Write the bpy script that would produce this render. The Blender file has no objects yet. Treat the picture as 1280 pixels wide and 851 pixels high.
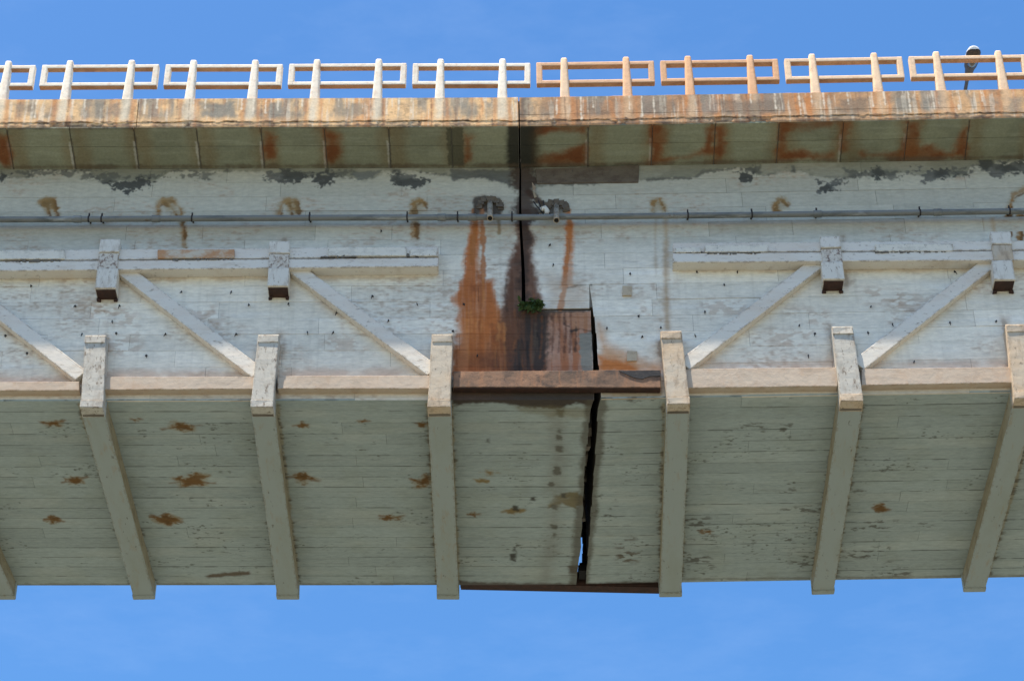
import bpy, bmesh, math, random
import numpy as np
from mathutils import Vector, Matrix

random.seed(7)
scene = bpy.context.scene
C = bpy.context.collection

# ------------------------------------------------------------------ camera
F_PX, PITCH, ROLL, YAW = 3200.0, 0.640836, -0.014845, -0.003948   # focal length in photo pixels (1280 wide)
cam_d = bpy.data.cameras.new('camera')
cam_d.sensor_width = 36.0
cam_d.lens = 36.0 * F_PX / 1280.0
cam_d.clip_start = 0.5
cam_d.clip_end = 20000.0
cam = bpy.data.objects.new('camera', cam_d)
C.objects.link(cam)
cp, sp = math.cos(PITCH), math.sin(PITCH)
fwd = Vector((math.sin(YAW) * cp, math.cos(YAW) * cp, sp))
rt0 = Vector((math.cos(YAW), -math.sin(YAW), 0))
up0 = rt0.cross(fwd)
RT = math.cos(ROLL) * rt0 + math.sin(ROLL) * up0
UP = -math.sin(ROLL) * rt0 + math.cos(ROLL) * up0
cam.matrix_world = Matrix(((RT.x, UP.x, -fwd.x, 0), (RT.y, UP.y, -fwd.y, 0), (RT.z, UP.z, -fwd.z, 0), (0, 0, 0, 1)))
scene.camera = cam

# ------------------------------------------------------------------ sky, sun, exposure
SUN_EL, SUN_AZ = math.radians(76), math.radians(-54)   # azimuth from the -Y direction (behind the camera), negative = left
sun_dir = Vector((math.sin(SUN_AZ) * math.cos(SUN_EL), -math.cos(SUN_AZ) * math.cos(SUN_EL), math.sin(SUN_EL)))
world = bpy.data.worlds.new('World')
scene.world = world
world.use_nodes = True
wn, wl = world.node_tree.nodes, world.node_tree.links
wn.clear()
sky = wn.new('ShaderNodeTexSky')
sky.sky_type = 'NISHITA'
sky.sun_disc = False
sky.sun_elevation = SUN_EL
sky.sun_rotation = math.atan2(sun_dir.x, sun_dir.y)
sky.air_density = 1.0
sky.dust_density = 0.8
sky.ozone_density = 3.0
hs = wn.new('ShaderNodeHueSaturation')
hs.inputs['Saturation'].default_value = 1.27
cg = wn.new('ShaderNodeTexCoord')
mp = wn.new('ShaderNodeMapping')
mp.inputs['Scale'].default_value = (5, 5, 16)
cn = wn.new('ShaderNodeTexNoise')
cn.inputs['Scale'].default_value = 1.6
cn.inputs['Detail'].default_value = 7
cn.inputs['Roughness'].default_value = 0.62
cr = wn.new('ShaderNodeMapRange')
cr.inputs['From Min'].default_value = 0.50
cr.inputs['From Max'].default_value = 0.85
cr.inputs['To Max'].default_value = 0.06
mxc = wn.new('ShaderNodeMixRGB')
mxc.inputs['Color2'].default_value = (6.5, 7.2, 8.2, 1)
bgd = wn.new('ShaderNodeBackground')
bgd.inputs['Strength'].default_value = 0.098
wo = wn.new('ShaderNodeOutputWorld')
wl.new(sky.outputs[0], hs.inputs['Color'])
wl.new(cg.outputs['Generated'], mp.inputs[0])
wl.new(mp.outputs[0], cn.inputs['Vector'])
wl.new(cn.outputs['Fac'], cr.inputs['Value'])
wl.new(cr.outputs[0], mxc.inputs['Fac'])
wl.new(hs.outputs[0], mxc.inputs['Color1'])
wl.new(mxc.outputs[0], bgd.inputs['Color'])
wl.new(bgd.outputs[0], wo.inputs['Surface'])
sun_d = bpy.data.lights.new('sun', 'SUN')
sun_d.energy = 5.0
sun_d.angle = math.radians(0.5)
sun_d.color = (1.0, 0.91, 0.77)
sun_o = bpy.data.objects.new('sun', sun_d)
sun_o.rotation_euler = sun_dir.to_track_quat('Z', 'Y').to_euler()
sun_o.location = (0, 0, 80)
C.objects.link(sun_o)
scene.view_settings.view_transform = 'Standard'
scene.view_settings.look = 'None'
scene.view_settings.gamma = 1.0
scene.view_settings.exposure = 1.24

# ------------------------------------------------------------------ survey of the bridge (metres; x along it, D = y away from camera, z up)
HX = 0.2                                   # the hinge; both halves sag towards it
SL = {'L': -0.018549, 'R': -0.000695}
D_FAS, D_WEB, D_WTOP, D_FAR = 31.5, 32.24, 32.34, 37.72
Z_SOF, Z_KNEE, Z_WTOP, Z_FB, Z_FT = 22.897, 25.74, 27.69, 27.868, 28.50
Z_LEDGE = 24.64
GROUND_Z = -1.7

def ray(u, v):
    d = fwd + RT * ((u - 640) / F_PX) - UP * ((v - 425.5) / F_PX)
    return d
def at_D(u, v, D):
    d = ray(u, v)
    return d * (D / d.y)
def at_Z(u, v, Z):
    d = ray(u, v)
    return d * (Z / d.z)
def side_of(x):
    return 'L' if x < HX else 'R'
def loc(u, v, D, side=None):               # photo pixel -> (x, z) in the unsagged frame of its half
    p = at_D(u, v, D)
    s = SL[side or side_of(p.x)]
    return p.x, p.z - s * (p.x - HX)
def d_web(z):
    if z <= Z_KNEE: return D_WEB
    return D_WEB + (D_WTOP - D_WEB) * (z - Z_KNEE) / (Z_WTOP - Z_KNEE)
def sag(x, side=None):
    return SL[side or side_of(x)] * (x - HX)

# ------------------------------------------------------------------ painted maps of colour (albedo only), made in code
RNG = np.random.default_rng(11)
def vnoise(h, w, cy, cx):
    gy, gx = int(h / cy) + 3, int(w / cx) + 3
    g = RNG.random((gy, gx), dtype=np.float32)
    y = np.arange(h) / cy; x = np.arange(w) / cx
    yi = y.astype(int); xi = x.astype(int)
    fy = (y - yi)[:, None]; fx = (x - xi)[None, :]
    fy = fy * fy * (3 - 2 * fy); fx = fx * fx * (3 - 2 * fx)
    a = g[yi][:, xi]; b = g[yi][:, xi + 1]; c = g[yi + 1][:, xi]; d = g[yi + 1][:, xi + 1]
    return ((a * (1 - fx) + b * fx) * (1 - fy) + (c * (1 - fx) + d * fx) * fy).astype(np.float32)
def fbm(h, w, cy, cx, octv=4, gain=0.55):
    t = np.zeros((h, w), np.float32); amp = 1.0; tot = 0
    for _ in range(octv):
        t += amp * vnoise(h, w, max(cy, 1.01), max(cx, 1.01)); tot += amp
        amp *= gain; cy /= 2; cx /= 2
    return t / tot                          # 0..1, mean .5
def sstep(a, b, x):
    t = np.clip((x - a) / (b - a), 0, 1)
    return t * t * (3 - 2 * t)

class Paint:
    def __init__(s, x0, x1, y0, y1, res, base, project):
        s.x0, s.y0, s.res = x0, y0, res
        s.w, s.h = int((x1 - x0) * res), int((y1 - y0) * res)
        s.x1, s.y1 = x0 + s.w / res, y0 + s.h / res
        s.img = np.ones((s.h, s.w, 3), np.float32) * np.array(base, np.float32)
        s.project = project
        s.warp = fbm(s.h, s.w, res * 0.25, res * 0.25, 5) - 0.5
        s.fine = fbm(s.h, s.w, res * 0.05, res * 0.05, 3) - 0.5
        s.streak = fbm(s.h, s.w, res * 1.2, res * 0.06, 4)
        s.cloud = fbm(s.h, s.w, res * 0.5, res * 0.5, 5)
        s.grain = fbm(s.h, s.w, res * .06, res * .13, 3)
    def mix(s, m, col):
        m = np.clip(m, 0, 1)[..., None]
        s.img = s.img * (1 - m) + np.array(col, np.float32) * m
    def _box(s, pts, pad):
        q = np.array(pts)
        xa = max(0, int((q[:, 0].min() - pad - s.x0) * s.res)); xb = min(s.w, int((q[:, 0].max() + pad - s.x0) * s.res) + 2)
        ya = max(0, int((q[:, 1].min() - pad - s.y0) * s.res)); yb = min(s.h, int((q[:, 1].max() + pad - s.y0) * s.res) + 2)
        return xa, xb, ya, yb
    def _dist(s, pts, bx, closed):
        xa, xb, ya, yb = bx
        X = (s.x0 + (np.arange(xa, xb) + .5) / s.res)[None, :]; Y = (s.y0 + (np.arange(ya, yb) + .5) / s.res)[:, None]
        d = np.full((yb - ya, xb - xa), 1e9); ins = np.zeros(d.shape, bool)
        n = len(pts)
        for i in range(n if closed else n - 1):
            ax, ay = pts[i]; cx, cy = pts[(i + 1) % n]
            ex, ey = cx - ax, cy - ay; L = ex * ex + ey * ey + 1e-12
            t = np.clip(((X - ax) * ex + (Y - ay) * ey) / L, 0, 1)
            d = np.minimum(d, (X - ax - t * ex) ** 2 + (Y - ay - t * ey) ** 2)
            if closed and ay != cy:
                c = ((ay > Y) != (cy > Y)) & (X < ex * (Y - ay) / (cy - ay) + ax)
                ins ^= c
        d = np.sqrt(d)
        return np.where(ins, -d, d)
    def blob(s, px, col, a=0.9, soft=0.03, warp=0.12, streak=0.0, fine=0.03, world=False, mottle=0.0, speck=0.0):
        pts = px if world else [s.project(*p) for p in px]
        bx = s._box(pts, soft + warp + .05); xa, xb, ya, yb = bx
        if xb <= xa or yb <= ya: return
        d = s._dist(pts, bx, True) + warp * 2 * s.warp[ya:yb, xa:xb] + fine * 2 * s.fine[ya:yb, xa:xb]
        m = sstep(soft, -soft, d) * a
        if streak: m = m * (1 - streak * sstep(.38, .66, s.streak[ya:yb, xa:xb]))
        if mottle: m = m * (1 - mottle * sstep(.45, .6, s.cloud[ya:yb, xa:xb]))
        if speck: m = m * sstep(speck, speck + .05, s.grain[ya:yb, xa:xb])
        s._put(bx, m, col)
    def stroke(s, px, wid, col, a=0.9, soft=0.02, warp=0.04, world=False, fine=0.02, mottle=0.0):
        pts = px if world else [s.project(*p) for p in px]
        bx = s._box(pts, wid + soft + warp); xa, xb, ya, yb = bx
        if xb <= xa or yb <= ya: return
        d = s._dist(pts, bx, False) - wid / 2 + warp * 2 * s.warp[ya:yb, xa:xb] + fine * 2 * s.fine[ya:yb, xa:xb]
        m = sstep(soft, -soft, d) * a
        if mottle: m = m * (1 - mottle * sstep(.47, .56, s.cloud[ya:yb, xa:xb]))
        s._put(bx, m, col)
    def _put(s, bx, m, col):
        xa, xb, ya, yb = bx; m = m[..., None]
        s.img[ya:yb, xa:xb] = s.img[ya:yb, xa:xb] * (1 - m) + np.array(col, np.float32) * m
    def image(s, name):
        im = bpy.data.images.new(name, s.w, s.h, alpha=False, float_buffer=True)
        im.colorspace_settings.name = 'Non-Color'
        buf = np.ones((s.h, s.w, 4), np.float32); buf[..., :3] = np.clip(s.img, 0.005, 0.95)
        im.pixels.foreach_set(buf.ravel()); im.update(); im.pack()
        return im

RUST = (0.52, 0.15, 0.035); RUST_D = (0.17, 0.075, 0.035); BLACK = (0.035, 0.03, 0.025); OCHRE = (0.25, 0.145, 0.045)
def zm(ox, oy, sc, pts):                   # points read off an enlarged crop of the photograph
    return [(ox + x / sc, oy + y / sc) for x, y in pts]

# --- web
def pw(u, v):
    p = at_D(u, v, D_WEB); p = at_D(u, v, d_web(p.z)); return (p.x, p.z)
W = Paint(-9.3, 9.3, 22.6, 28.1, 100, (0.82, 0.75, 0.62), pw)
zz = (W.y0 + np.arange(W.h) / W.res)[:, None] * np.ones((1, W.w)); xx = (W.x0 + np.arange(W.w) / W.res)[None, :] * np.ones((W.h, 1))
hz = fbm(W.h, W.w, 3, 90, 4); hz2 = fbm(W.h, W.w, 12, 160, 4)
W.mix(sstep(.52, .75, W.cloud) * .35, (0.64, 0.60, 0.51))
W.mix(sstep(.60, .76, hz) * .26, (0.36, 0.32, 0.26))
W.mix(sstep(.56, .74, hz2) * .35, (0.82, 0.79, 0.72))
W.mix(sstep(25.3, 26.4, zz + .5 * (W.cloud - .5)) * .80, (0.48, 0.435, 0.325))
W.mix(sstep(.58, .74, W.streak) * .10, (0.33, 0.28, 0.21))
# flaking, brown speckle patches
sp_ = fbm(W.h, W.w, 4, 9, 3); reg = fbm(W.h, W.w, 60, 110, 3)
W.mix(sstep(.62, .72, sp_) * sstep(.54, .66, reg) * .38, (0.30, 0.18, 0.10))
W.mix(sstep(.50, .66, reg) * .30 * sstep(.4, .6, sp_), (0.52, 0.38, 0.27))
W.mix(sstep(23.75, 23.25, zz + .5 * (W.cloud - .5)) * .30, (0.46, 0.36, 0.28))
# dirt washed onto the wall along the bracing
DIRT = (0.42, 0.26, 0.15)
for L_ in ([(150, 345), (318, 474)], [(362, 342), (538, 472)], [(-10, 396), (98, 476)], [(862, 462), (1030, 332)], [(1078, 462), (1245, 332)], [(128, 300), (146, 372)], [(356, 300), (362, 366)], [(134, 420), (128, 500)], [(350, 420), (347, 500)], [(568, 420), (566, 466)], [(824, 412), (828, 462)], [(1037, 406), (1050, 484)], [(1256, 404), (1268, 480)], [(1054, 296), (1058, 356)]):
    W.stroke(L_, .10, DIRT, .38, .09, .14); W.stroke(L_, .03, (0.22, 0.15, 0.10), .45, .03, .10)
for u0, u1, v_ in ((0, 540, 349), (850, 1280, 338)):
    W.stroke([(u0, v_ + 1), (u1, v_ - 2)], .05, DIRT, .4, .05, .12)
for u0, u1, v_ in ((0, 100, 474), (130, 318, 468), (350, 536, 466), (858, 1046, 456), (1078, 1266, 455)):
    W.stroke([(u0, v_), (u1, v_ - 1)], .10, (0.48, 0.31, 0.21), .45, .08, .16)
for u_, v_ in ((110, 380), (245, 395), (240, 540), (700, 400), (900, 385), (1010, 395), (1100, 372), (1140, 380), (985, 420), (430, 430), (140, 395), (150, 430)):
    W.blob([(u_ - 30, v_ - 12), (u_ + 26, v_ - 10), (u_ + 32, v_ + 10), (u_ - 24, v_ + 12)], (0.42, 0.25, 0.145), .38, .12, .14, speck=.46)
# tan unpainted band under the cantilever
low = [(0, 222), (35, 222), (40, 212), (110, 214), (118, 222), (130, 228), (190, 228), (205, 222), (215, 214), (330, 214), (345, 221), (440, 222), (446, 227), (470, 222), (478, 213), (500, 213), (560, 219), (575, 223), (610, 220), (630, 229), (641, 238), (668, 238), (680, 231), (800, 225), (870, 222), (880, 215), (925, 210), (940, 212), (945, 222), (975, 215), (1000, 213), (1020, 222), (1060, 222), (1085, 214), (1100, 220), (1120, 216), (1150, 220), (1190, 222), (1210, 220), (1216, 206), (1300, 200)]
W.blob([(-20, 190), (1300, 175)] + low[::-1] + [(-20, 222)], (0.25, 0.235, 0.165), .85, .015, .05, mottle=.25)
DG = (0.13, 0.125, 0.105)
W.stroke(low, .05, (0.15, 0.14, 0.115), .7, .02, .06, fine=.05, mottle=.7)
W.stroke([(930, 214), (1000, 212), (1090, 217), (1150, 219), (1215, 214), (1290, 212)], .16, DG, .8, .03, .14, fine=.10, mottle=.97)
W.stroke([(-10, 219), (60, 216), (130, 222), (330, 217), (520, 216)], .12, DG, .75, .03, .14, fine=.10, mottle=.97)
for ox, oy, sc, P in [
    (0, 50, 3.869, [(545, 700), (600, 680), (690, 665), (735, 685), (735, 705), (680, 720), (640, 725), (625, 765), (610, 760), (605, 730), (560, 720)]),
    (0, 50, 3.869, [(-30, 650), (60, 650), (20, 682), (-30, 682)]),
    (320, 50, 3.869, [(45, 640), (215, 645), (245, 670), (200, 690), (120, 685), (50, 680)]),
    (320, 50, 3.869, [(270, 645), (375, 645), (378, 690), (330, 700), (265, 690)]),
    (320, 50, 3.869, [(650, 645), (700, 650), (760, 650), (830, 690), (770, 720), (680, 700), (665, 670)]),
    (640, 50, 3.869, [(1100, 640), (1170, 660), (1160, 690), (1105, 685)]),
    (960, 50, 3.869, [(350, 672), (355, 700), (300, 730), (240, 740), (280, 695)]),
    (960, 50, 3.869, [(235, 672), (270, 685), (245, 698)]),
    (960, 50, 3.869, [(640, 655), (690, 615), (740, 615), (730, 640), (650, 658)]),
    (960, 50, 3.869, [(770, 630), (840, 625), (890, 650), (970, 660), (860, 665), (750, 690), (745, 665)]),
    (960, 50, 3.869, [(1030, 590), (1140, 600), (1250, 585), (1250, 640), (1150, 640), (1110, 665), (1040, 625)]),
    (960, 50, 3.869, [(500, 635), (540, 640), (545, 678), (515, 675)])]:
    W.blob(zm(ox, oy, sc, P), (0.16, 0.155, 0.14), .8, .025, .05, fine=.09)
    W.blob(zm(ox, oy, sc, P), DG, .9, .02, .08, fine=.13, mottle=.5)
    W.blob([(u_ + 1, v_ - 1.2) for u_, v_ in zm(ox, oy, sc, P)], (0.065, 0.062, 0.052), .6, .02, .10, fine=.13, mottle=.9)
W.blob(zm(320, 50, 3.869, [(460, 640), (610, 630), (560, 665), (490, 685)]), (0.17, 0.17, 0.15), .8, .02, .05)
W.blob([(563, 212), (600, 212), (640, 212), (640, 236), (630, 228), (600, 222), (566, 224)], (0.12, 0.115, 0.10), .8, .03, .05)
# rust streams
A = [(590, 276), (598, 276), (598, 313), (600, 351), (615, 351), (617, 372), (626, 392), (628, 420), (650, 420), (652, 466), (566, 466), (571, 440), (575, 420), (574, 385), (567, 380), (565, 370), (573, 362), (578, 345), (583, 318), (587, 300)]
W.blob([(574, 395), (616, 386), (632, 396), (652, 396), (652, 468), (564, 468), (570, 430)], (0.56, 0.19, 0.055), .88, .12, .12, streak=.2)
W.blob(A, (0.60, 0.26, 0.09), .7, .07, .08, streak=.2)
W.blob(A, (0.50, 0.145, 0.035), .92, .05, .06, streak=.42)
W.blob([(575, 352), (615, 352), (618, 400), (640, 425), (645, 466), (566, 466), (576, 420)], (0.42, 0.12, 0.03), .6, .10, .10, streak=.6)
W.stroke([(591, 262), (594, 278), (592, 300), (590, 330)], .08, (0.42, 0.14, 0.035), .85)
W.stroke([(602, 262), (603, 278), (604, 300), (604, 352)], .07, (0.42, 0.14, 0.035), .85)
W.stroke([(623, 270), (624, 292)], .05, OCHRE, .7)
W.blob([(591, 249), (603, 245), (624, 248), (628, 262), (625, 270), (612, 268), (602, 258), (598, 270), (591, 270)], (0.07, 0.045, 0.03), .9, .03, .04)
cb = [(651, 262), (660, 262), (664, 300), (668, 325), (672, 350), (676, 388), (676, 466), (632, 466), (624, 410), (630, 378), (635, 350), (640, 315), (645, 295)]
W.blob(cb, (0.30, 0.105, 0.038), .85, .10, .10, streak=.1)
W.blob(cb, (0.125, 0.055, 0.03), .93, .06, .07, streak=.15)
W.blob([(620, 418), (640, 405), (652, 400), (652, 468), (606, 468)], (0.16, 0.062, 0.03), .65, .18, .14, streak=.2)
W.blob([(640, 200), (666, 200), (672, 229), (664, 233), (669, 250), (678, 268), (664, 280), (662, 330), (660, 388), (652, 388), (650, 310), (648, 280), (640, 268), (645, 245), (636, 228)], (0.07, 0.042, 0.028), .94, .07, .10, fine=.06)
for k_ in range(46):
    u_ = 568 + 106 * RNG.random(); v0_ = 330 + 110 * RNG.random(); v1_ = min(463, v0_ + 20 + 90 * RNG.random())
    cc = ((0.05, 0.03, 0.02), (0.34, 0.12, 0.04), (0.10, 0.045, 0.025)) if u_ > 632 else ((0.24, 0.07, 0.025), (0.62, 0.24, 0.07), (0.40, 0.12, 0.035))
    if 612 < u_ < 632: v0_ = max(v0_, 405); v1_ = max(v1_, v0_ + 20)
    W.stroke([(u_, v0_), (u_ + RNG.normal() * 1.2, (v0_ + v1_) / 2), (u_ + RNG.normal() * 1.5, v1_)], .008 + .03 * RNG.random() ** 2, cc[k_ % 3], .25 + .35 * RNG.random(), .02, .05)
W.stroke([(662, 240), (672, 250), (682, 262)], .14, (0.075, 0.04, 0.025), .9, .03, .05)
W.blob([(672, 250), (690, 255), (712, 254), (716, 268), (700, 274), (672, 270)], (0.08, 0.05, 0.03), .8, .04, .08, mottle=.5)
W.blob([(566, 440), (600, 446), (640, 440), (690, 446), (726, 450), (726, 466), (566, 466)], (0.09, 0.045, 0.03), .5, .14, .10, streak=.5)
# the ledge block
W.blob([(652, 390), (741, 388), (741, 466), (648, 466)], (0.38, 0.13, 0.05), .95, .03, .05, streak=.2)
W.blob([(690, 392), (738, 389), (739, 413), (716, 415), (712, 404), (690, 402)], (0.42, 0.20, 0.10), .75, .04, .05, streak=.3)
W.blob([(650, 389), (688, 389), (686, 430), (683, 466), (640, 466), (648, 420)], (0.048, 0.037, 0.03), .97, .06, .08, streak=.22, fine=.05)
for k_ in range(22):
    u_ = 649 + 74 * RNG.random(); v0_ = 391 + 40 * RNG.random(); v1_ = min(464, v0_ + 15 + 50 * RNG.random())
    W.stroke([(u_, v0_), (u_ + RNG.normal(), (v0_ + v1_) / 2), (u_ + RNG.normal() * 1.5, v1_)], .008 + .03 * RNG.random() ** 2, ((0.13, 0.085, 0.055), (0.025, 0.02, 0.017), (0.22, 0.08, 0.03))[k_ % 3], .3 + .35 * RNG.random(), .02, .05)
for x in (691, 699, 706, 713):
    W.stroke([(x, 390), (x + 1, 414), (x - 1, 440)], .035, (0.15, 0.06, 0.035), .7)
W.blob([(723, 416), (741, 414), (741, 466), (727, 466)], (0.27, 0.25, 0.20), .95, .015, .02)
W.stroke([(715, 414), (725, 411), (740, 414)], .05, BLACK, .85)
W.stroke([(705, 392), (705, 406), (712, 408)], .02, BLACK, .7)
W.stroke([(672, 389), (700, 389), (740, 388)], .05, BLACK, .9)
W.stroke([(710, 360), (722, 357), (739, 356)], .022, BLACK, .8)
# right of the joint
W.blob([(708, 262), (716, 276), (717, 312), (715, 357), (701, 359), (702, 345), (705, 312), (708, 276)], (0.58, 0.20, 0.055), .88, .04, .04, streak=.3)
W.stroke([(712, 262), (711, 300), (706, 350), (705, 364), (700, 386)], .08, (0.50, 0.16, 0.04), .85)
W.blob([(680, 340), (730, 350), (735, 386), (685, 386)], (0.50, 0.34, 0.22), .45, .15, .1)
W.blob([(748, 405), (762, 432), (800, 448), (828, 456), (828, 466), (748, 466)], (0.62, 0.28, 0.10), .8, .16, .08)
W.blob([(748, 445), (785, 452), (800, 466), (748, 466)], (0.58, 0.18, 0.04), .92, .08, .06)
W.stroke([(832, 270), (833, 300), (832, 330), (834, 410)], .09, (0.44, 0.27, 0.13), .65, .05)
W.stroke([(820, 270), (819, 300), (820, 345)], .05, (0.42, 0.28, 0.15), .55, .04)
for st in ([(52, 253), (58, 249), (66, 250), (71, 268)], [(56, 252), (61, 267)], [(198, 270), (198, 256), (205, 249), (215, 249), (226, 262), (229, 285), (231, 309)], [(205, 252), (216, 262), (226, 275)],
           [(349, 268), (352, 256), (360, 250), (370, 250), (372, 266)], [(360, 252), (364, 268)], [(516, 268), (518, 254), (527, 250), (531, 256)], [(519, 278), (520, 295)],
           [(816, 264), (817, 252), (824, 249), (830, 262)], [(970, 264), (968, 254), (976, 249), (982, 254)], [(1260, 290), (1262, 258), (1268, 243), (1284, 236)], [(1275, 300), (1276, 264)]):
    W.stroke(st, .12, (0.38, 0.27, 0.13), .5, .05, .05)
    W.stroke(st, .07, (0.33, 0.155, 0.04), .92, .03, .06, fine=.05, mottle=.35)
    W.stroke([(a_ + 2, b_ + 3) for a_, b_ in st], .03, (0.16, 0.07, 0.02), .8, .015, .09)
for p in ((60, 256), (213, 256), (364, 256), (523, 256), (823, 256), (976, 254)):
    W.blob([(p[0] - 8, p[1] - 6), (p[0] + 6, p[1] - 7), (p[0] + 9, p[1] + 8), (p[0] - 6, p[1] + 10)], (0.33, 0.21, 0.08), .45, .06, .07)
W.mix(sstep(.62, .70, fbm(W.h, W.w, 5, 40, 3)) * sstep(.08, .0, np.abs(zz - 25.55 - .0 * xx)) * .4, (0.12, 0.10, 0.08))
# lower rim under the chord
W.blob([(560, 484), (744, 484), (744, 512), (560, 512)], (0.05, 0.032, 0.022), .96, .03, .05)
W.blob([(566, 486), (640, 486), (640, 512), (566, 512)], (0.10, 0.055, 0.035), .6, .1, .1, mottle=.5)
W.blob([(752, 484), (828, 484), (828, 512), (752, 512)], (0.40, 0.29, 0.18), .8, .04, .06, mottle=.3)

# --- soffit
def ps(u, v):
    p = at_Z(u, v, Z_SOF); p = at_Z(u, v, Z_SOF + sag(p.x)); return (p.x, p.y)
S = Paint(-9.3, 9.3, 32.0, 38.2, 90, (0.345, 0.395, 0.38), ps)
hz = fbm(S.h, S.w, 2.5, 70, 4); hz2 = fbm(S.h, S.w, 28, 120, 4)
S.mix(sstep(.45, .75, S.cloud) * .35, (0.30, 0.33, 0.28))
S.mix(sstep(.61, .76, hz) * .30, (0.21, 0.22, 0.19))
S.mix(sstep(.60, .75, fbm(S.h, S.w, 2.5, 50, 3)) * .2, (0.44, 0.47, 0.43))
S.mix(sstep(.5, .75, hz2) * .3, (0.48, 0.50, 0.45))
sp_ = fbm(S.h, S.w, 3, 7, 3); reg = fbm(S.h, S.w, 40, 60, 3)
for k in range(19):                         # dirt caught in the board joints, in broken dashes
    y_ = int((32.24 + k * 5.48 / 18 - 32.0) * 90); dash = sstep(.50, .62, fbm(S.h, S.w, 40, 30, 4)[y_:y_ + 1])
    if 1 < y_ < S.h - 2: S.img[y_ - 1:y_ + 1] = S.img[y_ - 1:y_ + 1] * (1 - .5 * dash[..., None]) + np.array((0.07, 0.07, 0.055), np.float32) * .5 * dash[..., None]
S.mix(sstep(.68, .74, sp_) * sstep(.56, .66, reg) * .8, (0.10, 0.10, 0.08))
Z1, Z2, Z3, Z4 = (0, 480, 3.04), (320, 480, 3.04), (640, 480, 3.04), (960, 480, 3.04)
BR = (0.17, 0.085, 0.025); BRL = (0.26, 0.17, 0.06)
def star(z, cx, cy, w, h, col=BR, n=9, a=.9):
    r = random.Random(int(cx * 7 + cy)); pts = []
    for i in range(n):
        t = 2 * math.pi * i / n; k = r.uniform(.45, 1.1)
        pts.append((cx + math.cos(t) * w / 2 * k, cy + math.sin(t) * h / 2 * k))
    S.blob(zm(*z, [(cx + (x - cx) * 1.35, cy + (y - cy) * 1.3) for x, y in pts]), BRL, .6, .05, .06)
    S.blob(zm(*z, pts), col, a, .04, .09, fine=.10)
    S.blob(zm(*z, [(cx + (x - cx) * .7, cy + (y - cy) * .7) for x, y in pts]), (col[0] * .6, col[1] * .6, col[2] * .6), .7, .04, .10, mottle=.6)
    for i in range(2):
        t = r.uniform(-.5, .5) + (math.pi if i % 2 else 0)
        S.stroke(zm(*z, [(cx, cy), (cx + math.cos(t) * w * .7, cy + math.sin(t) * h * .9)]), .05, col, .7, .03, .05)
for z, cx, cy, w, h in [(Z1, 200, 150, 70, 30), (Z1, 285, 365, 75, 32), (Z1, 208, 515, 50, 26), (Z1, 690, 160, 110, 50), (Z1, 730, 368, 125, 48), (Z1, 630, 515, 85, 36), (Z1, 515, 135, 24, 14),
                        (Z2, 175, 155, 45, 22), (Z2, 408, 140, 30, 8), (Z2, 635, 152, 45, 16), (Z2, 180, 358, 85, 36), (Z2, 632, 370, 72, 44), (Z2, 515, 507, 70, 22), (Z2, 828, 495, 30, 14),
                        (Z3, 740, 560, 50, 14), (Z4, 430, 472, 45, 30)]:
    star(z, cx, cy, w, h)
for z, cx, cy, w, h in [(Z2, 885, 335, 50, 24), (Z2, 850, 368, 36, 22), (Z2, 975, 480, 60, 14)]:
    star(z, cx, cy, w, h, (0.24, 0.17, 0.07), a=.6)
S.stroke(zm(*Z1, [(800, 728), (870, 722), (940, 718)]), .10, (0.10, 0.06, 0.03), .85, .04, .07)
S.blob(zm(*Z3, [(150, 420), (260, 400), (275, 440), (240, 470), (190, 450), (140, 470)]), (0.16, 0.115, 0.04), .85, .04, .10, mottle=.5)
S.blob(zm(*Z3, [(215, 690), (255, 685), (250, 720), (220, 712)]), (0.08, 0.05, 0.03), .85, .05, .06)
S.blob(zm(*Z3, [(395, 640), (485, 640), (480, 675), (410, 675)]), (0.12, 0.09, 0.06), .85, .08, .14, speck=.45)
S.blob(zm(*Z3, [(390, 590), (470, 575), (500, 620), (390, 650)]), (0.12, 0.10, 0.08), .7, .08, .14, speck=.52)
for zx, zy, r in [(185, 108, 14), (182, 175, 9), (180, 200, 9), (178, 245, 8), (172, 325, 13), (150, 378, 6), (160, 540, 8), (158, 570, 6), (160, 465, 8), (195, 420, 7), (80, 435, 7), (0, 655, 12), (10, 625, 9), (15, 470, 8), (880 - 973, 212, 8)]:
    S.blob(zm(*Z3, [(zx - r, zy - r), (zx + r, zy - r), (zx + r, zy + r * 1.3), (zx - r, zy + r)]), (0.05, 0.045, 0.035), .9, .03, .06)
S.stroke(zm(*Z3, [(180, 90), (170, 330), (155, 580), (130, 740)]), .22, (0.22, 0.21, 0.17), .45, .15, .1)
for z, P in [(Z3, [(660, 500), (760, 500), (770, 590), (660, 580)]), (Z3, [(660, 640), (760, 640), (760, 710), (650, 700)]), (Z3, [(880, 150), (960, 150), (960, 210), (890, 200)]), (Z4, [(40, 160), (90, 155), (90, 200), (30, 200)]),
             (Z4, [(50, 395), (140, 395), (140, 415), (50, 415)]), (Z4, [(320, 400), (425, 400), (425, 418), (320, 418)]), (Z4, [(600, 398), (680, 398), (680, 410), (600, 410)]), (Z4, [(300, 520), (480, 520), (480, 555), (290, 560)]),
             (Z4, [(300, 640), (460, 615), (460, 640), (300, 670)]), (Z4, [(490, 705), (540, 705), (540, 722), (490, 722)]), (Z4, [(90, 640), (170, 640), (170, 690), (90, 700)]), (Z4, [(60, 470), (190, 465), (190, 485), (60, 490)]),
             (Z3, [(360, 40), (565, 40), (565, 70), (360, 66)]), (Z1, [(200, 20), (300, 22), (300, 34), (200, 34)])]:
    S.blob(zm(*z, P), (0.09, 0.08, 0.06), .75, .10, .1, fine=.1, speck=.57)
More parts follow.
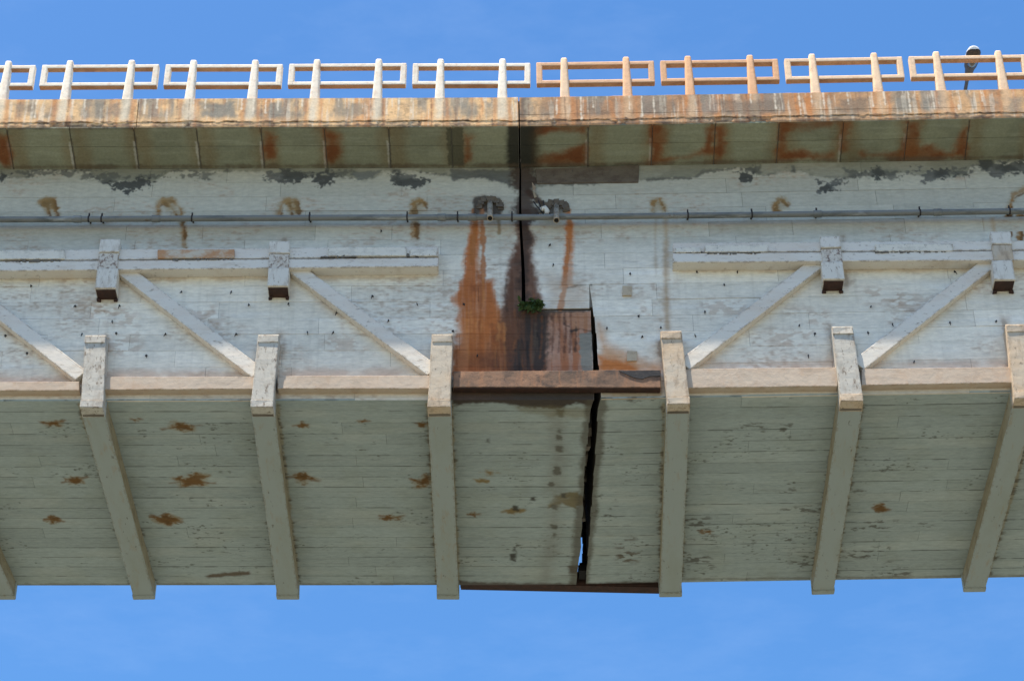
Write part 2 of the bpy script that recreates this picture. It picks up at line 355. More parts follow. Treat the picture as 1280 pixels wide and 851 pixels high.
for (un, uf) in ((113.5, 180), (332.2, 360), (549.3, 560), (844, 838.4), (1063.8, 1029), (1284, 1218.6)):
    for k in (-14.6, 14.6):
        S.stroke([(un + k, 505), (uf + k * .9, 730)], .05, (0.32, 0.27, 0.17), .75, .02, .03)
        S.blob([(un + k - 4, 505), (un + k + 4, 505), (uf + k * .9 + 4, 730), (uf + k * .9 - 4, 730)], (0.10, 0.08, 0.055), .7, .04, .06, speck=.57)
# dark rim along the joint and below the tie beam
S.blob([(566, 486), (745, 486), (744, 508), (720, 504), (700, 510), (670, 509), (650, 508), (640, 505), (600, 503), (566, 504)], (0.05, 0.032, 0.022), .95, .04, .06)
S.blob([(645, 508), (742, 508), (738, 524), (690, 520), (650, 514)], (0.20, 0.17, 0.09), .5, .08, .1)
S.stroke([(746, 490), (736, 600), (724, 728)], .34, (0.10, 0.085, 0.06), .75, .05, .06)
S.stroke([(573, 729), (720, 731), (825, 729)], .14, (0.08, 0.055, 0.04), .85, .05, .06)
S.stroke([(-10, 731), (300, 730), (570, 730)], .07, (0.14, 0.12, 0.09), .6, .04, .06)
S.stroke([(826, 724), (1050, 722), (1290, 719)], .07, (0.14, 0.12, 0.09), .6, .04, .06)

# --- underside of the cantilever slab (x, D)
def pc(u, v):
    z = 27.8
    for _ in range(5):
        p = at_Z(u, v, z + sag(at_Z(u, v, z).x)); t = min(max((p.y - D_FAS) / (D_WTOP - D_FAS), 0), 1.2); z = Z_FB + (Z_WTOP - Z_FB) * t
    return (p.x, p.y)
K = Paint(-9.3, 9.3, 31.3, 32.6, 100, (0.285, 0.29, 0.20), pc)
POSTS = [-8.5293 + 1.038 * i for i in range(-5, 22)]
CJ = [pc(u, 182)[0] for u in (12, 90, 170, 248, 328, 407, 487, 565, 735, 815, 893, 972, 1052, 1132, 1208, 1285)]
CJ = [CJ[0] - 1.02 * i for i in range(6, 0, -1)] + CJ + [CJ[-1] + 1.02 * i for i in range(1, 7)]
K.mix(sstep(.45, .7, K.cloud) * .5, (0.20, 0.205, 0.145))
K.mix(sstep(.55, .7, fbm(K.h, K.w, 4, 50, 4)) * .4, (0.35, 0.36, 0.27))
for x in CJ:
    K.stroke([(x + .12, 31.4), (x + .16, 32.4)], .26, (0.21, 0.135, 0.055), .5, .12, .1, world=True)
    K.stroke([(x, 31.4), (x, 32.4)], .03, (0.07, 0.06, 0.05), .8, .015, .01, world=True)
    K.stroke([(x - .10, 31.4), (x - .06, 32.4)], .16, (0.22, 0.15, 0.07), .45, .10, .1, world=True)
    if random.random() < .6: K.stroke([(x - .03, 31.8), (x - .03, 32.4)], .03, (0.5, 0.48, 0.42), .7, .01, .01, world=True)
OR = (0.30, 0.088, 0.020)
for ox, P in [(0, [(-20, 455), (35, 470), (55, 610), (20, 615), (-20, 560)]), (320, [(325, 440), (400, 465), (405, 540), (360, 600), (338, 560)]), (320, [(40, 450), (90, 470), (85, 560), (45, 570)]), (320, [(1010, 460), (1040, 470), (1035, 580), (1010, 590)]),
              (640, [(100, 570), (230, 550), (350, 505), (355, 602), (110, 606)]), (640, [(100, 418), (350, 418), (345, 440), (180, 440), (100, 470)]), (640, [(676, 418), (722, 425), (728, 520), (700, 592), (672, 596)]),
              (640, [(720, 585), (960, 545), (975, 430), (945, 430), (935, 530), (850, 570), (720, 575)]), (640, [(1000, 420), (1015, 420), (1010, 560), (990, 580)]),
              (960, [(40, 540), (310, 552), (320, 576), (40, 580)]), (960, [(70, 398), (330, 392), (300, 412), (80, 432)]), (960, [(60, 420), (85, 430), (70, 545), (45, 545)]), (960, [(360, 400), (400, 400), (372, 530), (355, 530)]),
              (960, [(455, 552), (630, 543), (636, 568), (460, 566)]), (960, [(672, 392), (720, 405), (730, 525), (700, 565), (650, 570)]), (960, [(650, 540), (790, 505), (850, 540), (925, 545), (900, 570), (650, 572)]), (960, [(905, 480), (950, 420), (975, 400), (950, 560), (900, 555)])]:
    K.blob(zm(ox, 50, 3.869, P), (0.24, 0.12, 0.045), .6, .14, .10)
    K.blob(zm(ox, 50, 3.869, P), OR, .8, .09, .09, mottle=.45)
    K.blob(zm(ox, 50, 3.869, P), (0.15, 0.05, 0.02), .6, .07, .10, mottle=.55)
K.blob(zm(320, 50, 3.869, [(920, 425), (1005, 425), (1005, 612), (930, 612)]), (0.09, 0.085, 0.055), .85, .02, .03)
K.blob([(632, 150), (668, 150), (672, 212), (634, 212)], (0.03, 0.028, 0.022), .95, .06, .06)
K.blob([(664, 170), (676, 150), (676, 212), (664, 212)], (0.09, 0.07, 0.04), .6, .08, .06)
K.stroke([(-10, 160), (640, 157), (1290, 145)], .05, (0.10, 0.07, 0.05), .7, .03, .03)
K.stroke([(-10, 209), (640, 207), (1290, 196)], .06, (0.13, 0.09, 0.06), .7, .04, .05)

# --- fascia (x, z)
def pf(u, v):
    p = at_D(u, v, D_FAS); return (p.x, p.z)
Fm = Paint(-9.3, 9.3, 27.6, 28.9, 100, (0.86, 0.54, 0.265), pf)
st1 = fbm(Fm.h, Fm.w, 140, 14, 4); st2 = fbm(Fm.h, Fm.w, 110, 22, 4); st3 = fbm(Fm.h, Fm.w, 60, 5, 3); blot = fbm(Fm.h, Fm.w, 34, 40, 5); bl2 = fbm(Fm.h, Fm.w, 10, 10, 4)
fx = (Fm.x0 + np.arange(Fm.w) / Fm.res)[None, :] * np.ones((Fm.h, 1)); fz = (Fm.y0 + np.arange(Fm.h) / Fm.res)[:, None] * np.ones((1, Fm.w))
fz = fz - np.where(fx < HX, SL['L'], SL['R']) * (fx - HX)
rgt = sstep(.1, .6, fx) * (1 - .45 * sstep(4.5, 7, fx))
Fm.mix(rgt * .8, (0.40, 0.185, 0.09))
Fm.mix(sstep(.52, .68, st1) * (.60 + .2 * rgt), (0.62, 0.23, 0.065))
Fm.mix(sstep(.52, .66, st2) * sstep(28.0, 28.12, fz) * .75, (0.25, 0.235, 0.20))
Fm.mix(sstep(.48, .66, blot) * (.45 + .35 * rgt), (0.30, 0.235, 0.17))
Fm.mix(sstep(.60, .70, st3) * .55, (0.78, 0.66, 0.50))
Fm.mix(sstep(.58, .72, bl2) * .4, (0.20, 0.13, 0.08))
Fm.mix(sstep(.58, .68, fbm(Fm.h, Fm.w, 5, 14, 3)) * sstep(28.02, 27.92, fz) * .8, (0.11, 0.085, 0.06))
Fm.mix(sstep(28.10, 27.98, fz) * .35, (0.62, 0.40, 0.22))
for i, x in enumerate(POSTS):
    z0 = Z_FT + sag(x)
    c = (0.80, 0.68, 0.50) if x < 0 else (0.70, 0.46, 0.27)
    Fm.stroke([(x + .01, z0 + .1), (x, z0 - .25), (x - .01, z0 - .42)], .13, c, .75, .06, .05, world=True)
    for k in (-1, 1):
        Fm.stroke([(x + k * .12, z0 + .1), (x + k * .13, z0 - .62)], .06, (0.56, 0.22, 0.075), .55, .03, .04, world=True)
for x0, x1, a_ in ((18, 32, .7), (97, 150, .55), (212, 236, .35), (250, 292, .85), (336, 353, .85), (362, 372, .4), (425, 457, .6), (575, 598, .6), (605, 617, .8), (676, 694, .7), (725, 775, .6), (800, 845, .65), (900, 975, .7), (1050, 1085, .7), (1120, 1145, .7), (1152, 1164, .7), (1228, 1250, .5), (1262, 1276, .6)):
    yo = -.0075 * (max(x0, 640) - 640) - .004 * min(x0, 640)
    g_ = (0.24, 0.225, 0.185) if x0 < 650 or x0 > 1100 else (0.20, 0.155, 0.115)
    Fm.blob([(x0, 130 + yo), (x1, 129 + yo), (x1 - 1, 146 + yo), ((x0 + x1) / 2, 149 + yo), (x0 + 1, 147 + yo)], g_, a_, .06, .06, mottle=.35)
for q in range(-46, 47):
    x = q * .2; z0 = Z_FB + sag(x) + .118
    if RNG.random() < .8: Fm.stroke([(x, z0 + RNG.uniform(-.015, .015)), (x + .1, z0 + RNG.uniform(-.02, .02)), (x + .2, z0 + RNG.uniform(-.015, .015))], .014, (0.10, 0.06, 0.04), .8, .012, .035, world=True)
    if RNG.random() < .8: Fm.stroke([(x, z0 - .07), (x + .1, z0 - .08 + RNG.uniform(-.02, .02)), (x + .22, z0 - .075)], .03, (0.13, 0.085, 0.06), .7, .02, .05, world=True)
    if RNG.random() < .35: Fm.stroke([(x, z0 + .55), (x + .01, z0 - .1)], .012, (0.22, 0.12, 0.07), .6, .01, .012, world=True)
    if RNG.random() < .4: Fm.stroke([(x + .07, z0 + .5), (x + .07, z0 + RNG.uniform(0, .35))], .018, (0.90, 0.78, 0.60), .7, .012, .01, world=True)
Fm.stroke([(653, 118), (653, 165)], .10, (0.07, 0.05, 0.04), .6, .04, .04)

IMG = {'web': (W, W.image('web_colours')), 'soffit': (S, S.image('soffit_colours')), 'cant': (K, K.image('cantilever_colours')), 'fascia': (Fm, Fm.image('fascia_colours'))}

# ------------------------------------------------------------------ materials
def mat_new(name):
    m = bpy.data.materials.new(name); m.use_nodes = True
    n, l = m.node_tree.nodes, m.node_tree.links
    return m, n, l, n['Principled BSDF']
def bump_into(n, l, b, tex_vec, layers):
    prev = None
    for sc, strength, dist, detail in layers:
        t = n.new('ShaderNodeTexNoise'); t.inputs['Scale'].default_value = sc; t.inputs['Detail'].default_value = detail; t.inputs['Roughness'].default_value = .65
        l.new(tex_vec, t.inputs['Vector'])
        bp = n.new('ShaderNodeBump'); bp.inputs['Strength'].default_value = strength; bp.inputs['Distance'].default_value = dist
        l.new(t.outputs['Fac'], bp.inputs['Height'])
        if prev: l.new(prev, bp.inputs['Normal'])
        prev = bp.outputs['Normal']
    l.new(prev, b.inputs['Normal'])
def map_material(name, key, rough=.85, rnd=.10, stretch=(1, 1, 1), bump=((7, .35, .02, 6), (60, .3, .004, 4))):
    m, n, l, b = mat_new(name)
    uv = n.new('ShaderNodeUVMap'); uv.uv_map = 'UVMap'
    it = n.new('ShaderNodeTexImage'); it.image = IMG[key][1]; it.extension = 'REPEAT'; it.interpolation = 'Cubic'
    l.new(uv.outputs[0], it.inputs['Vector'])
    tc = n.new('ShaderNodeNewGeometry')
    mpn = n.new('ShaderNodeMapping'); mpn.inputs['Scale'].default_value = stretch
    l.new(tc.outputs['Position'], mpn.inputs[0])
    nz = n.new('ShaderNodeTexNoise'); nz.inputs['Scale'].default_value = 22; nz.inputs['Detail'].default_value = 8; nz.inputs['Roughness'].default_value = .7
    l.new(mpn.outputs[0], nz.inputs['Vector'])
    mr = n.new('ShaderNodeMapRange'); mr.inputs['From Min'].default_value = .3; mr.inputs['From Max'].default_value = .7; mr.inputs['To Min'].default_value = .84; mr.inputs['To Max'].default_value = 1.12
    l.new(nz.outputs['Fac'], mr.inputs['Value'])
    oi = n.new('ShaderNodeObjectInfo')
    m2 = n.new('ShaderNodeMapRange'); m2.inputs['To Min'].default_value = 1 - rnd; m2.inputs['To Max'].default_value = 1 + rnd * .6
    l.new(oi.outputs['Random'], m2.inputs['Value'])
    mul = n.new('ShaderNodeMath'); mul.operation = 'MULTIPLY'
    l.new(mr.outputs[0], mul.inputs[0]); l.new(m2.outputs[0], mul.inputs[1])
    vm = n.new('ShaderNodeVectorMath'); vm.operation = 'SCALE'
    l.new(it.outputs['Color'], vm.inputs[0]); l.new(mul.outputs[0], vm.inputs['Scale'])
    l.new(vm.outputs[0], b.inputs['Base Color'])
    b.inputs['Roughness'].default_value = rough; b.inputs['Specular IOR Level'].default_value = .25
    bump_into(n, l, b, mpn.outputs[0], bump)
    return m
def noisy(name, base, layers, rough=.85, bump=((9, .3, .02, 6), (70, .3, .004, 4)), metallic=0, tint=False, worn=None):
    """layers: (scale xyz, lo, hi, amount, colour): noise patches of another colour over the base"""
    m, n, l, b = mat_new(name)
    g = n.new('ShaderNodeNewGeometry')
    cur = None
    if tint:
        oi = n.new('ShaderNodeObjectInfo'); cur = oi.outputs['Color']
    else:
        rgb = n.new('ShaderNodeRGB'); rgb.outputs[0].default_value = (*base, 1); cur = rgb.outputs[0]
    for i, (sc, lo, hi, amt, col) in enumerate(layers):
        mpn = n.new('ShaderNodeMapping'); mpn.inputs['Scale'].default_value = sc; mpn.inputs['Location'].default_value = (i * 3.7, i * 1.3, i * 5.1)
        l.new(g.outputs['Position'], mpn.inputs[0])
        nz = n.new('ShaderNodeTexNoise'); nz.inputs['Scale'].default_value = 1; nz.inputs['Detail'].default_value = 7; nz.inputs['Roughness'].default_value = .65
        l.new(mpn.outputs[0], nz.inputs['Vector'])
        mr = n.new('ShaderNodeMapRange'); mr.inputs['From Min'].default_value = lo; mr.inputs['From Max'].default_value = hi; mr.inputs['To Max'].default_value = amt
        l.new(nz.outputs['Fac'], mr.inputs['Value'])
        mx = n.new('ShaderNodeMixRGB'); mx.inputs['Color2'].default_value = (*col, 1)
        l.new(mr.outputs[0], mx.inputs['Fac']); l.new(cur, mx.inputs['Color1'])
        cur = mx.outputs[0]
    if worn:                                 # chipped corners: where the rounded normal departs from the face
        bv = n.new('ShaderNodeBevel'); bv.samples = 4; bv.inputs['Radius'].default_value = worn[0]
        dt = n.new('ShaderNodeVectorMath'); dt.operation = 'DOT_PRODUCT'; l.new(bv.outputs[0], dt.inputs[0]); l.new(g.outputs['True Normal'], dt.inputs[1])
        mr = n.new('ShaderNodeMapRange'); mr.inputs['From Min'].default_value = .995; mr.inputs['From Max'].default_value = .93; l.new(dt.outputs['Value'], mr.inputs['Value'])
        nz = n.new('ShaderNodeTexNoise'); nz.inputs['Scale'].default_value = 9; nz.inputs['Detail'].default_value = 8; nz.inputs['Roughness'].default_value = .7; l.new(g.outputs['Position'], nz.inputs['Vector'])
        m2 = n.new('ShaderNodeMapRange'); m2.inputs['From Min'].default_value = .47; m2.inputs['From Max'].default_value = .58; m2.inputs['To Max'].default_value = worn[1]; l.new(nz.outputs['Fac'], m2.inputs['Value'])
        mu = n.new('ShaderNodeMath'); mu.operation = 'MULTIPLY'; l.new(mr.outputs[0], mu.inputs[0]); l.new(m2.outputs[0], mu.inputs[1])
        mx = n.new('ShaderNodeMixRGB'); mx.inputs['Color2'].default_value = (*worn[2], 1); l.new(mu.outputs[0], mx.inputs['Fac']); l.new(cur, mx.inputs['Color1']); cur = mx.outputs[0]
    l.new(cur, b.inputs['Base Color'])
    b.inputs['Roughness'].default_value = rough; b.inputs['Metallic'].default_value = metallic; b.inputs['Specular IOR Level'].default_value = .25
    bump_into(n, l, b, g.outputs['Position'], bump)
    return m
M = {}
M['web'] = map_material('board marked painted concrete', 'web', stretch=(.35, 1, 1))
M['soffit'] = map_material('stained soffit concrete', 'soffit', rnd=.08, stretch=(.35, 1, 1))
M['cant'] = map_material('cantilever concrete', 'cant', rnd=.10)
M['fascia'] = map_material('weathered fascia concrete', 'fascia', rnd=.05, bump=((6, .3, .02, 7), (45, .4, .006, 5)))
M['core'] = noisy('dark raw concrete', (0.17, 0.145, 0.115), [((2, 2, 2), .45, .65, .6, (0.10, 0.08, 0.06))])
M['deck'] = noisy('deck concrete', (0.25, 0.24, 0.21), [((1, 1, 1), .45, .65, .5, (0.15, 0.14, 0.12))])
M['beam'] = noisy('white painted beam', (0.70, 0.645, 0.56), [((.8, .8, 3), .46, .66, .5, (0.62, 0.50, 0.39)), ((2, 2, 14), .56, .70, .5, (0.50, 0.41, 0.31)), ((7, 7, 18), .60, .70, .7, (0.26, 0.20, 0.15)), ((14, 14, 26), .64, .72, .8, (0.11, 0.08, 0.06))], worn=(.05, .85, (0.27, 0.20, 0.14)))
M['pad'] = noisy('bare mortar pad', (0.72, 0.66, 0.55), [((5, 5, 8), .5, .7, .6, (0.38, 0.35, 0.30)), ((14, 14, 20), .62, .70, .8, (0.12, 0.10, 0.08))], worn=(.04, .85, (0.25, 0.19, 0.13)))
M['chord'] = noisy('dust stained chord', (0.53, 0.425, 0.325), [((.7, .7, 2), .45, .65, .6, (0.50, 0.35, 0.24)), ((2.5, 2.5, 9), .54, .68, .55, (0.36, 0.28, 0.21)), ((6, 6, 3), .52, .7, .5, (0.47, 0.31, 0.20)), ((12, 12, 12), .66, .74, .7, (0.2, 0.14, 0.1))], worn=(.05, .8, (0.30, 0.19, 0.12)))
M['bracket'] = noisy('flaking bracket', (0.52, 0.44, 0.34), [((1, 1, 1), .45, .62, .6, (0.54, 0.37, 0.22)), ((9, 9, 3), .50, .64, .7, (0.32, 0.24, 0.17)), ((22, 22, 9), .60, .68, .85, (0.13, 0.095, 0.07))], worn=(.05, .85, (0.24, 0.16, 0.10)))
M['bracket_pale'] = noisy('flaking pale bracket', (0.50, 0.465, 0.40), [((9, 9, 3), .48, .64, .7, (0.36, 0.31, 0.25)), ((22, 22, 9), .56, .66, .85, (0.16, 0.12, 0.09))], worn=(.05, .85, (0.24, 0.17, 0.12)))
M['bracket_white'] = noisy('worn white bracket', (0.68, 0.63, 0.545), [((9, 9, 3), .52, .66, .6, (0.46, 0.39, 0.31)), ((22, 22, 9), .60, .68, .7, (0.22, 0.16, 0.11))], worn=(.05, .8, (0.26, 0.19, 0.13)))
M['mottled'] = noisy('rust mottled bracket', (0.62, 0.56, 0.47), [((7, 7, 6), .48, .64, .6, (0.42, 0.32, 0.24)), ((18, 18, 16), .50, .60, .85, (0.16, 0.09, 0.065))])
M['rusty'] = noisy('rusty steel', (0.045, 0.024, 0.018), [((10, 10, 10), .45, .6, .8, (0.07, 0.032, 0.022)), ((20, 20, 20), .6, .7, .7, (0.03, 0.02, 0.017))], rough=.8)
M['tie'] = noisy('rust coated tie beam', (0.33, 0.175, 0.10), [((.9, 1, 1), .44, .58, .75, (0.11, 0.075, 0.055)), ((2.5, 2, 5), .52, .64, .8, (0.07, 0.05, 0.04)), ((9, 9, 1.2), .52, .66, .6, (0.36, 0.16, 0.075)), ((14, 14, 10), .60, .70, .8, (0.09, 0.06, 0.05))], rough=.8, worn=(.04, .7, (0.08, 0.05, 0.035)))
M['rib'] = noisy('grey painted rib', (0.335, 0.37, 0.35), [((2, .5, 2), .48, .68, .6, (0.30, 0.32, 0.27)), ((10, 2, 10), .56, .7, .6, (0.33, 0.28, 0.20)), ((14, 5, 14), .64, .72, .85, (0.12, 0.10, 0.08))], worn=(.05, .85, (0.22, 0.18, 0.12)))
M['rib_side'] = noisy('peeled rib side', (0.33, 0.29, 0.205), [((8, 3, 8), .48, .64, .7, (0.22, 0.18, 0.12)), ((14, 6, 14), .6, .7, .8, (0.10, 0.08, 0.06))])
M['rail_under_shade'] = noisy('rusty railing underside with painted shade', (0.36, 0.20, 0.11), [((3, 3, 3), .45, .62, .7, (0.24, 0.12, 0.065)), ((14, 14, 14), .55, .68, .6, (0.45, 0.30, 0.19))])  # downward faces: rust tint plus shade put into the colour
M['rail'] = noisy('weathered railing concrete', (0, 0, 0), [((3, 3, 3), .50, .70, .35, (0.70, 0.42, 0.24)), ((8, 8, 5), .56, .70, .4, (0.52, 0.25, 0.12)), ((22, 22, 22), .64, .72, .6, (0.30, 0.16, 0.09))], tint=True, worn=(.03, .6, (0.45, 0.24, 0.13)))
M['mortar'] = noisy('brown mortar patch', (0.15, 0.115, 0.08), [((4, 4, 8), .45, .65, .7, (0.09, 0.06, 0.042)), ((16, 16, 16), .58, .68, .7, (0.06, 0.05, 0.04))])
M['tar'] = noisy('black tar', (0.03, 0.03, 0.033), [((12, 12, 12), .5, .65, .6, (0.07, 0.06, 0.055))])
M['repair'] = noisy('tan repair mortar', (0.50, 0.40, 0.28), [((12, 12, 12), .5, .65, .6, (0.36, 0.27, 0.18))])
M['pad_rust'] = noisy('rust washed pad', (0.56, 0.48, 0.37), [((3, 3, 5), .40, .56, .85, (0.47, 0.22, 0.09)), ((14, 14, 20), .62, .70, .8, (0.12, 0.10, 0.08))])
M['pipe'] = noisy('grey galvanised pipe', (0.20, 0.195, 0.175), [((1.6, 6, 6), .5, .62, .7, (0.09, 0.095, 0.09)), ((.9, 4, 4), .58, .68, .8, (0.40, 0.40, 0.37)), ((9, 9, 9), .62, .7, .6, (0.13, 0.08, 0.05))], rough=.55, bump=((40, .15, .004, 3),))
M['iron'] = noisy('dark iron', (0.035, 0.03, 0.028), [((30, 30, 30), .5, .65, .6, (0.08, 0.045, 0.03))], rough=.7)
M['spout'] = noisy('dirty plastic spout', (0.50, 0.40, 0.28), [((14, 14, 7), .45, .62, .7, (0.20, 0.12, 0.07))], rough=.6)
M['bore'] = noisy('dark bore', (0.012, 0.011, 0.01), [((9, 9, 9), .5, .6, .5, (0.02, 0.016, 0.012))])
M['lampshell'] = noisy('white lamp shell', (0.78, 0.78, 0.76), [((9, 9, 9), .6, .7, .4, (0.5, 0.48, 0.45))], rough=.4, bump=((40, .05, .002, 2),))
M['lampdark'] = noisy('dark brown lamp metal', (0.045, 0.032, 0.026), [((12, 12, 12), .5, .66, .6, (0.07, 0.05, 0.04))], rough=.5, bump=((40, .05, .002, 2),))
mg, n_, l_, b_ = mat_new('lamp lens'); b_.inputs['Base Color'].default_value = (.05, .038, .03, 1); b_.inputs['Roughness'].default_value = .15; b_.inputs['Transmission Weight'].default_value = 0
M['lens'] = mg
M['leaf'] = noisy('weed leaf', (0.045, 0.085, 0.028), [((25, 25, 25), .45, .65, .7, (0.075, 0.11, 0.035)), ((14, 14, 14), .6, .7, .7, (0.13, 0.10, 0.04)), ((9, 9, 9), .55, .7, .5, (0.03, 0.06, 0.02))], rough=.55, bump=((60, .1, .002, 2),))
M['stem'] = noisy('weed stem', (0.09, 0.07, 0.035), [((25, 25, 25), .45, .65, .7, (0.05, 0.06, 0.025))])
M['ground'] = noisy('gravel and dry grass ground', (0.12, 0.125, 0.105), [((.02, .02, .02), .4, .65, .7, (0.145, 0.137, 0.113)), ((.25, .25, .25), .45, .65, .6, (0.08, 0.096, 0.07)), ((2.5, 2.5, 2.5), .5, .7, .5, (0.096, 0.092, 0.076))], bump=((3, .5, .1, 6),))

# ------------------------------------------------------------------ mesh helpers
def box_bm(bm, x0, x1, y0, y1, z0, z1, jit=0.0):
    v = []
    for (x, y, z) in ((x0, y0, z0), (x1, y0, z0), (x1, y1, z0), (x0, y1, z0), (x0, y0, z1), (x1, y0, z1), (x1, y1, z1), (x0, y1, z1)):
        v.append(bm.verts.new((x + random.uniform(-jit, jit), y + random.uniform(-jit, jit), z + random.uniform(-jit, jit))))
    for f in ((0, 3, 2, 1), (4, 5, 6, 7), (0, 1, 5, 4), (1, 2, 6, 5), (2, 3, 7, 6), (3, 0, 4, 7)):
        bm.faces.new([v[i] for i in f])
    return v
def hexa(bm, p8):                          # eight corners: four of the near face (bottom-left, bottom-right, top-right, top-left), then the far face
    v = [bm.verts.new(p) for p in p8]
    for f in ((0, 1, 2, 3), (5, 4, 7, 6), (4, 0, 3, 7), (1, 5, 6, 2), (3, 2, 6, 7), (4, 5, 1, 0)):
        bm.faces.new([v[i] for i in f])
    return v
def bevel(bm, w, seg=2):
    bmesh.ops.bevel(bm, geom=bm.edges[:], offset=w, segments=seg, profile=.6, affect='EDGES', clamp_overlap=True)
def tube(bm, pts, rad, n=12, cap=True):
    rings = []
    pts = [Vector(p) for p in pts]
    for i, p in enumerate(pts):
        a = pts[max(i - 1, 0)]; b = pts[min(i + 1, len(pts) - 1)]
        d = (b - a).normalized()
        e = d.cross(Vector((0, 0, 1)) if abs(d.z) < .9 else Vector((1, 0, 0))).normalized(); f = e.cross(d)
        r = rad[i] if isinstance(rad, (list, tuple)) else rad
        rings.append([bm.verts.new(p + (e * math.cos(2 * math.pi * k / n) + f * math.sin(2 * math.pi * k / n)) * r) for k in range(n)])
    for a, b in zip(rings, rings[1:]):
        for k in range(n):
            fc = bm.faces.new((a[k], a[(k + 1) % n], b[(k + 1) % n], b[k])); fc.smooth = True
    if cap:
        bm.faces.new(rings[0][::-1]); bm.faces.new(rings[-1])
    return rings
def obj(name, bm, mat, parent=None, origin=(0, 0, 0), uv=None, side=None):
    bmesh.ops.recalc_face_normals(bm, faces=bm.faces[:])
    o = Vector(origin)
    if uv:
        P = IMG[uv][0]; lay = bm.loops.layers.uv.new('UVMap')
        mx_ = sum(v.co.x for v in bm.verts) / len(bm.verts); sh = 0.0        # beyond the painted stretch the stains of other bays are reused, rib on rib
        if len(bm.verts) < 100:
            while mx_ + sh > 9.2: sh -= 5.31
            while mx_ + sh < -9.2: sh += 5.31
        for f in bm.faces:
            for lp in f.loops:
                c = lp.vert.co.copy(); s = sag(c.x, side) if side else 0
                c.x += sh
                if uv in ('soffit', 'cant'): a, b = c.x, c.y
                else: a, b = c.x, c.z + s
                lp[lay].uv = ((a - P.x0) / (P.x1 - P.x0), (b - P.y0) / (P.y1 - P.y0))
    if side:                                # each half sags towards the hinge
        for v in bm.verts: v.co.z += sag(v.co.x, side)
    if o.length: bmesh.ops.translate(bm, verts=bm.verts[:], vec=-o)
    me = bpy.data.meshes.new(name); bm.to_mesh(me); bm.free()
    me.materials.append(M[mat] if isinstance(mat, str) else mat)
    ob = bpy.data.objects.new(name, me); C.objects.link(ob)
    if parent: ob.parent = parent
    return ob
def tag(o, label=None, cat=None, group=None, kind=None):
    if label: o['label'] = label
    if cat: o['category'] = cat
    if group: o['group'] = group
    if kind: o['kind'] = kind
    return o
def empty(name, location, label, cat, group=None, rot=(0, 0, 0)):
    o = bpy.data.objects.new(name, None); C.objects.link(o)
    o.location = location; o.rotation_euler = rot; o.empty_display_size = .3
    return tag(o, label, cat, group)

# ------------------------------------------------------------------ ground
bm = bmesh.new()
R_ = 6000; rings = [0, 40, 120, 400, 1500, R_]; prev = None; c0 = bm.verts.new((0, 30, GROUND_Z))
for r in rings[1:]:
    cur = [bm.verts.new((r * math.cos(2 * math.pi * k / 48), 30 + r * math.sin(2 * math.pi * k / 48), GROUND_Z)) for k in range(48)]
    for k in range(48):
        if prev is None: bm.faces.new((c0, cur[k], cur[(k + 1) % 48]))
        else: bm.faces.new((prev[k], cur[k], cur[(k + 1) % 48], prev[(k + 1) % 48]))
    prev = cur
tag(obj('ground', bm, 'ground'), kind='structure')

# ------------------------------------------------------------------ the two bridge halves
ROOT = {}
for sd, lab in (('L', 'left half of the rust streaked concrete bridge, with the ledge under the crack'), ('R', 'right half of the stained concrete bridge, its nose resting on the left half')):
    ROOT[sd] = empty('bridge', (HX, D_WEB, Z_SOF), lab, 'bridge', 'halves of the cracked concrete bridge')
ORG = (HX, D_WEB, Z_SOF)
def part(name, bm, mat, side, uv=None, parent=None):
    return obj(name, bm, mat, parent or ROOT[side], ORG, uv, side)

XEND = 30.0
# joint lines, read off the photograph: upper crack (x at web), lower crack, and the slot in the soffit
def crack_up(z):                           # (left edge, right edge) of the crack through the upper web
    t = min(max((27.7 - z) / 3.0, 0), 1)
    w = .026 + .036 * t
    c = 0.045 + .02 * math.sin(z * 2.3) * .6 + .015 * t
    return c - w / 2, c + w / 2
def crack_low(z):
    t = min(max((25.05 - z) / 2.1, 0), 1)
    return 1.115 + .015 * t + random.uniform(-.006, .006), 1.170 + .065 * t + random.uniform(-.006, .006)
SLOT = []
for l_, r_, v_ in ((741.3, 750.9, 502), (737, 747, 513), (734.7, 746, 546), (731.4, 743.6, 579), (729.5, 741.3, 611.6), (728, 738.7, 644), (726, 736.4, 677), (723, 733.7, 710), (721, 732, 726)):
    pl_, pr_ = at_Z(l_, v_, Z_SOF - .01), at_Z(r_, v_, Z_SOF - .01); SLOT.append((pl_.y, pl_.x, pr_.x))
def slot(D):                               # edges of the slot through the soffit
    tbl = SLOT
    if D <= tbl[0][0]: return tbl[0][1:]
    for a, b in zip(tbl, tbl[1:]):
        if D <= b[0]:
            t = (D - a[0]) / (b[0] - a[0]); return a[1] + (b[1] - a[1]) * t, a[2] + (b[2] - a[2]) * t
    return tbl[-1][1:]

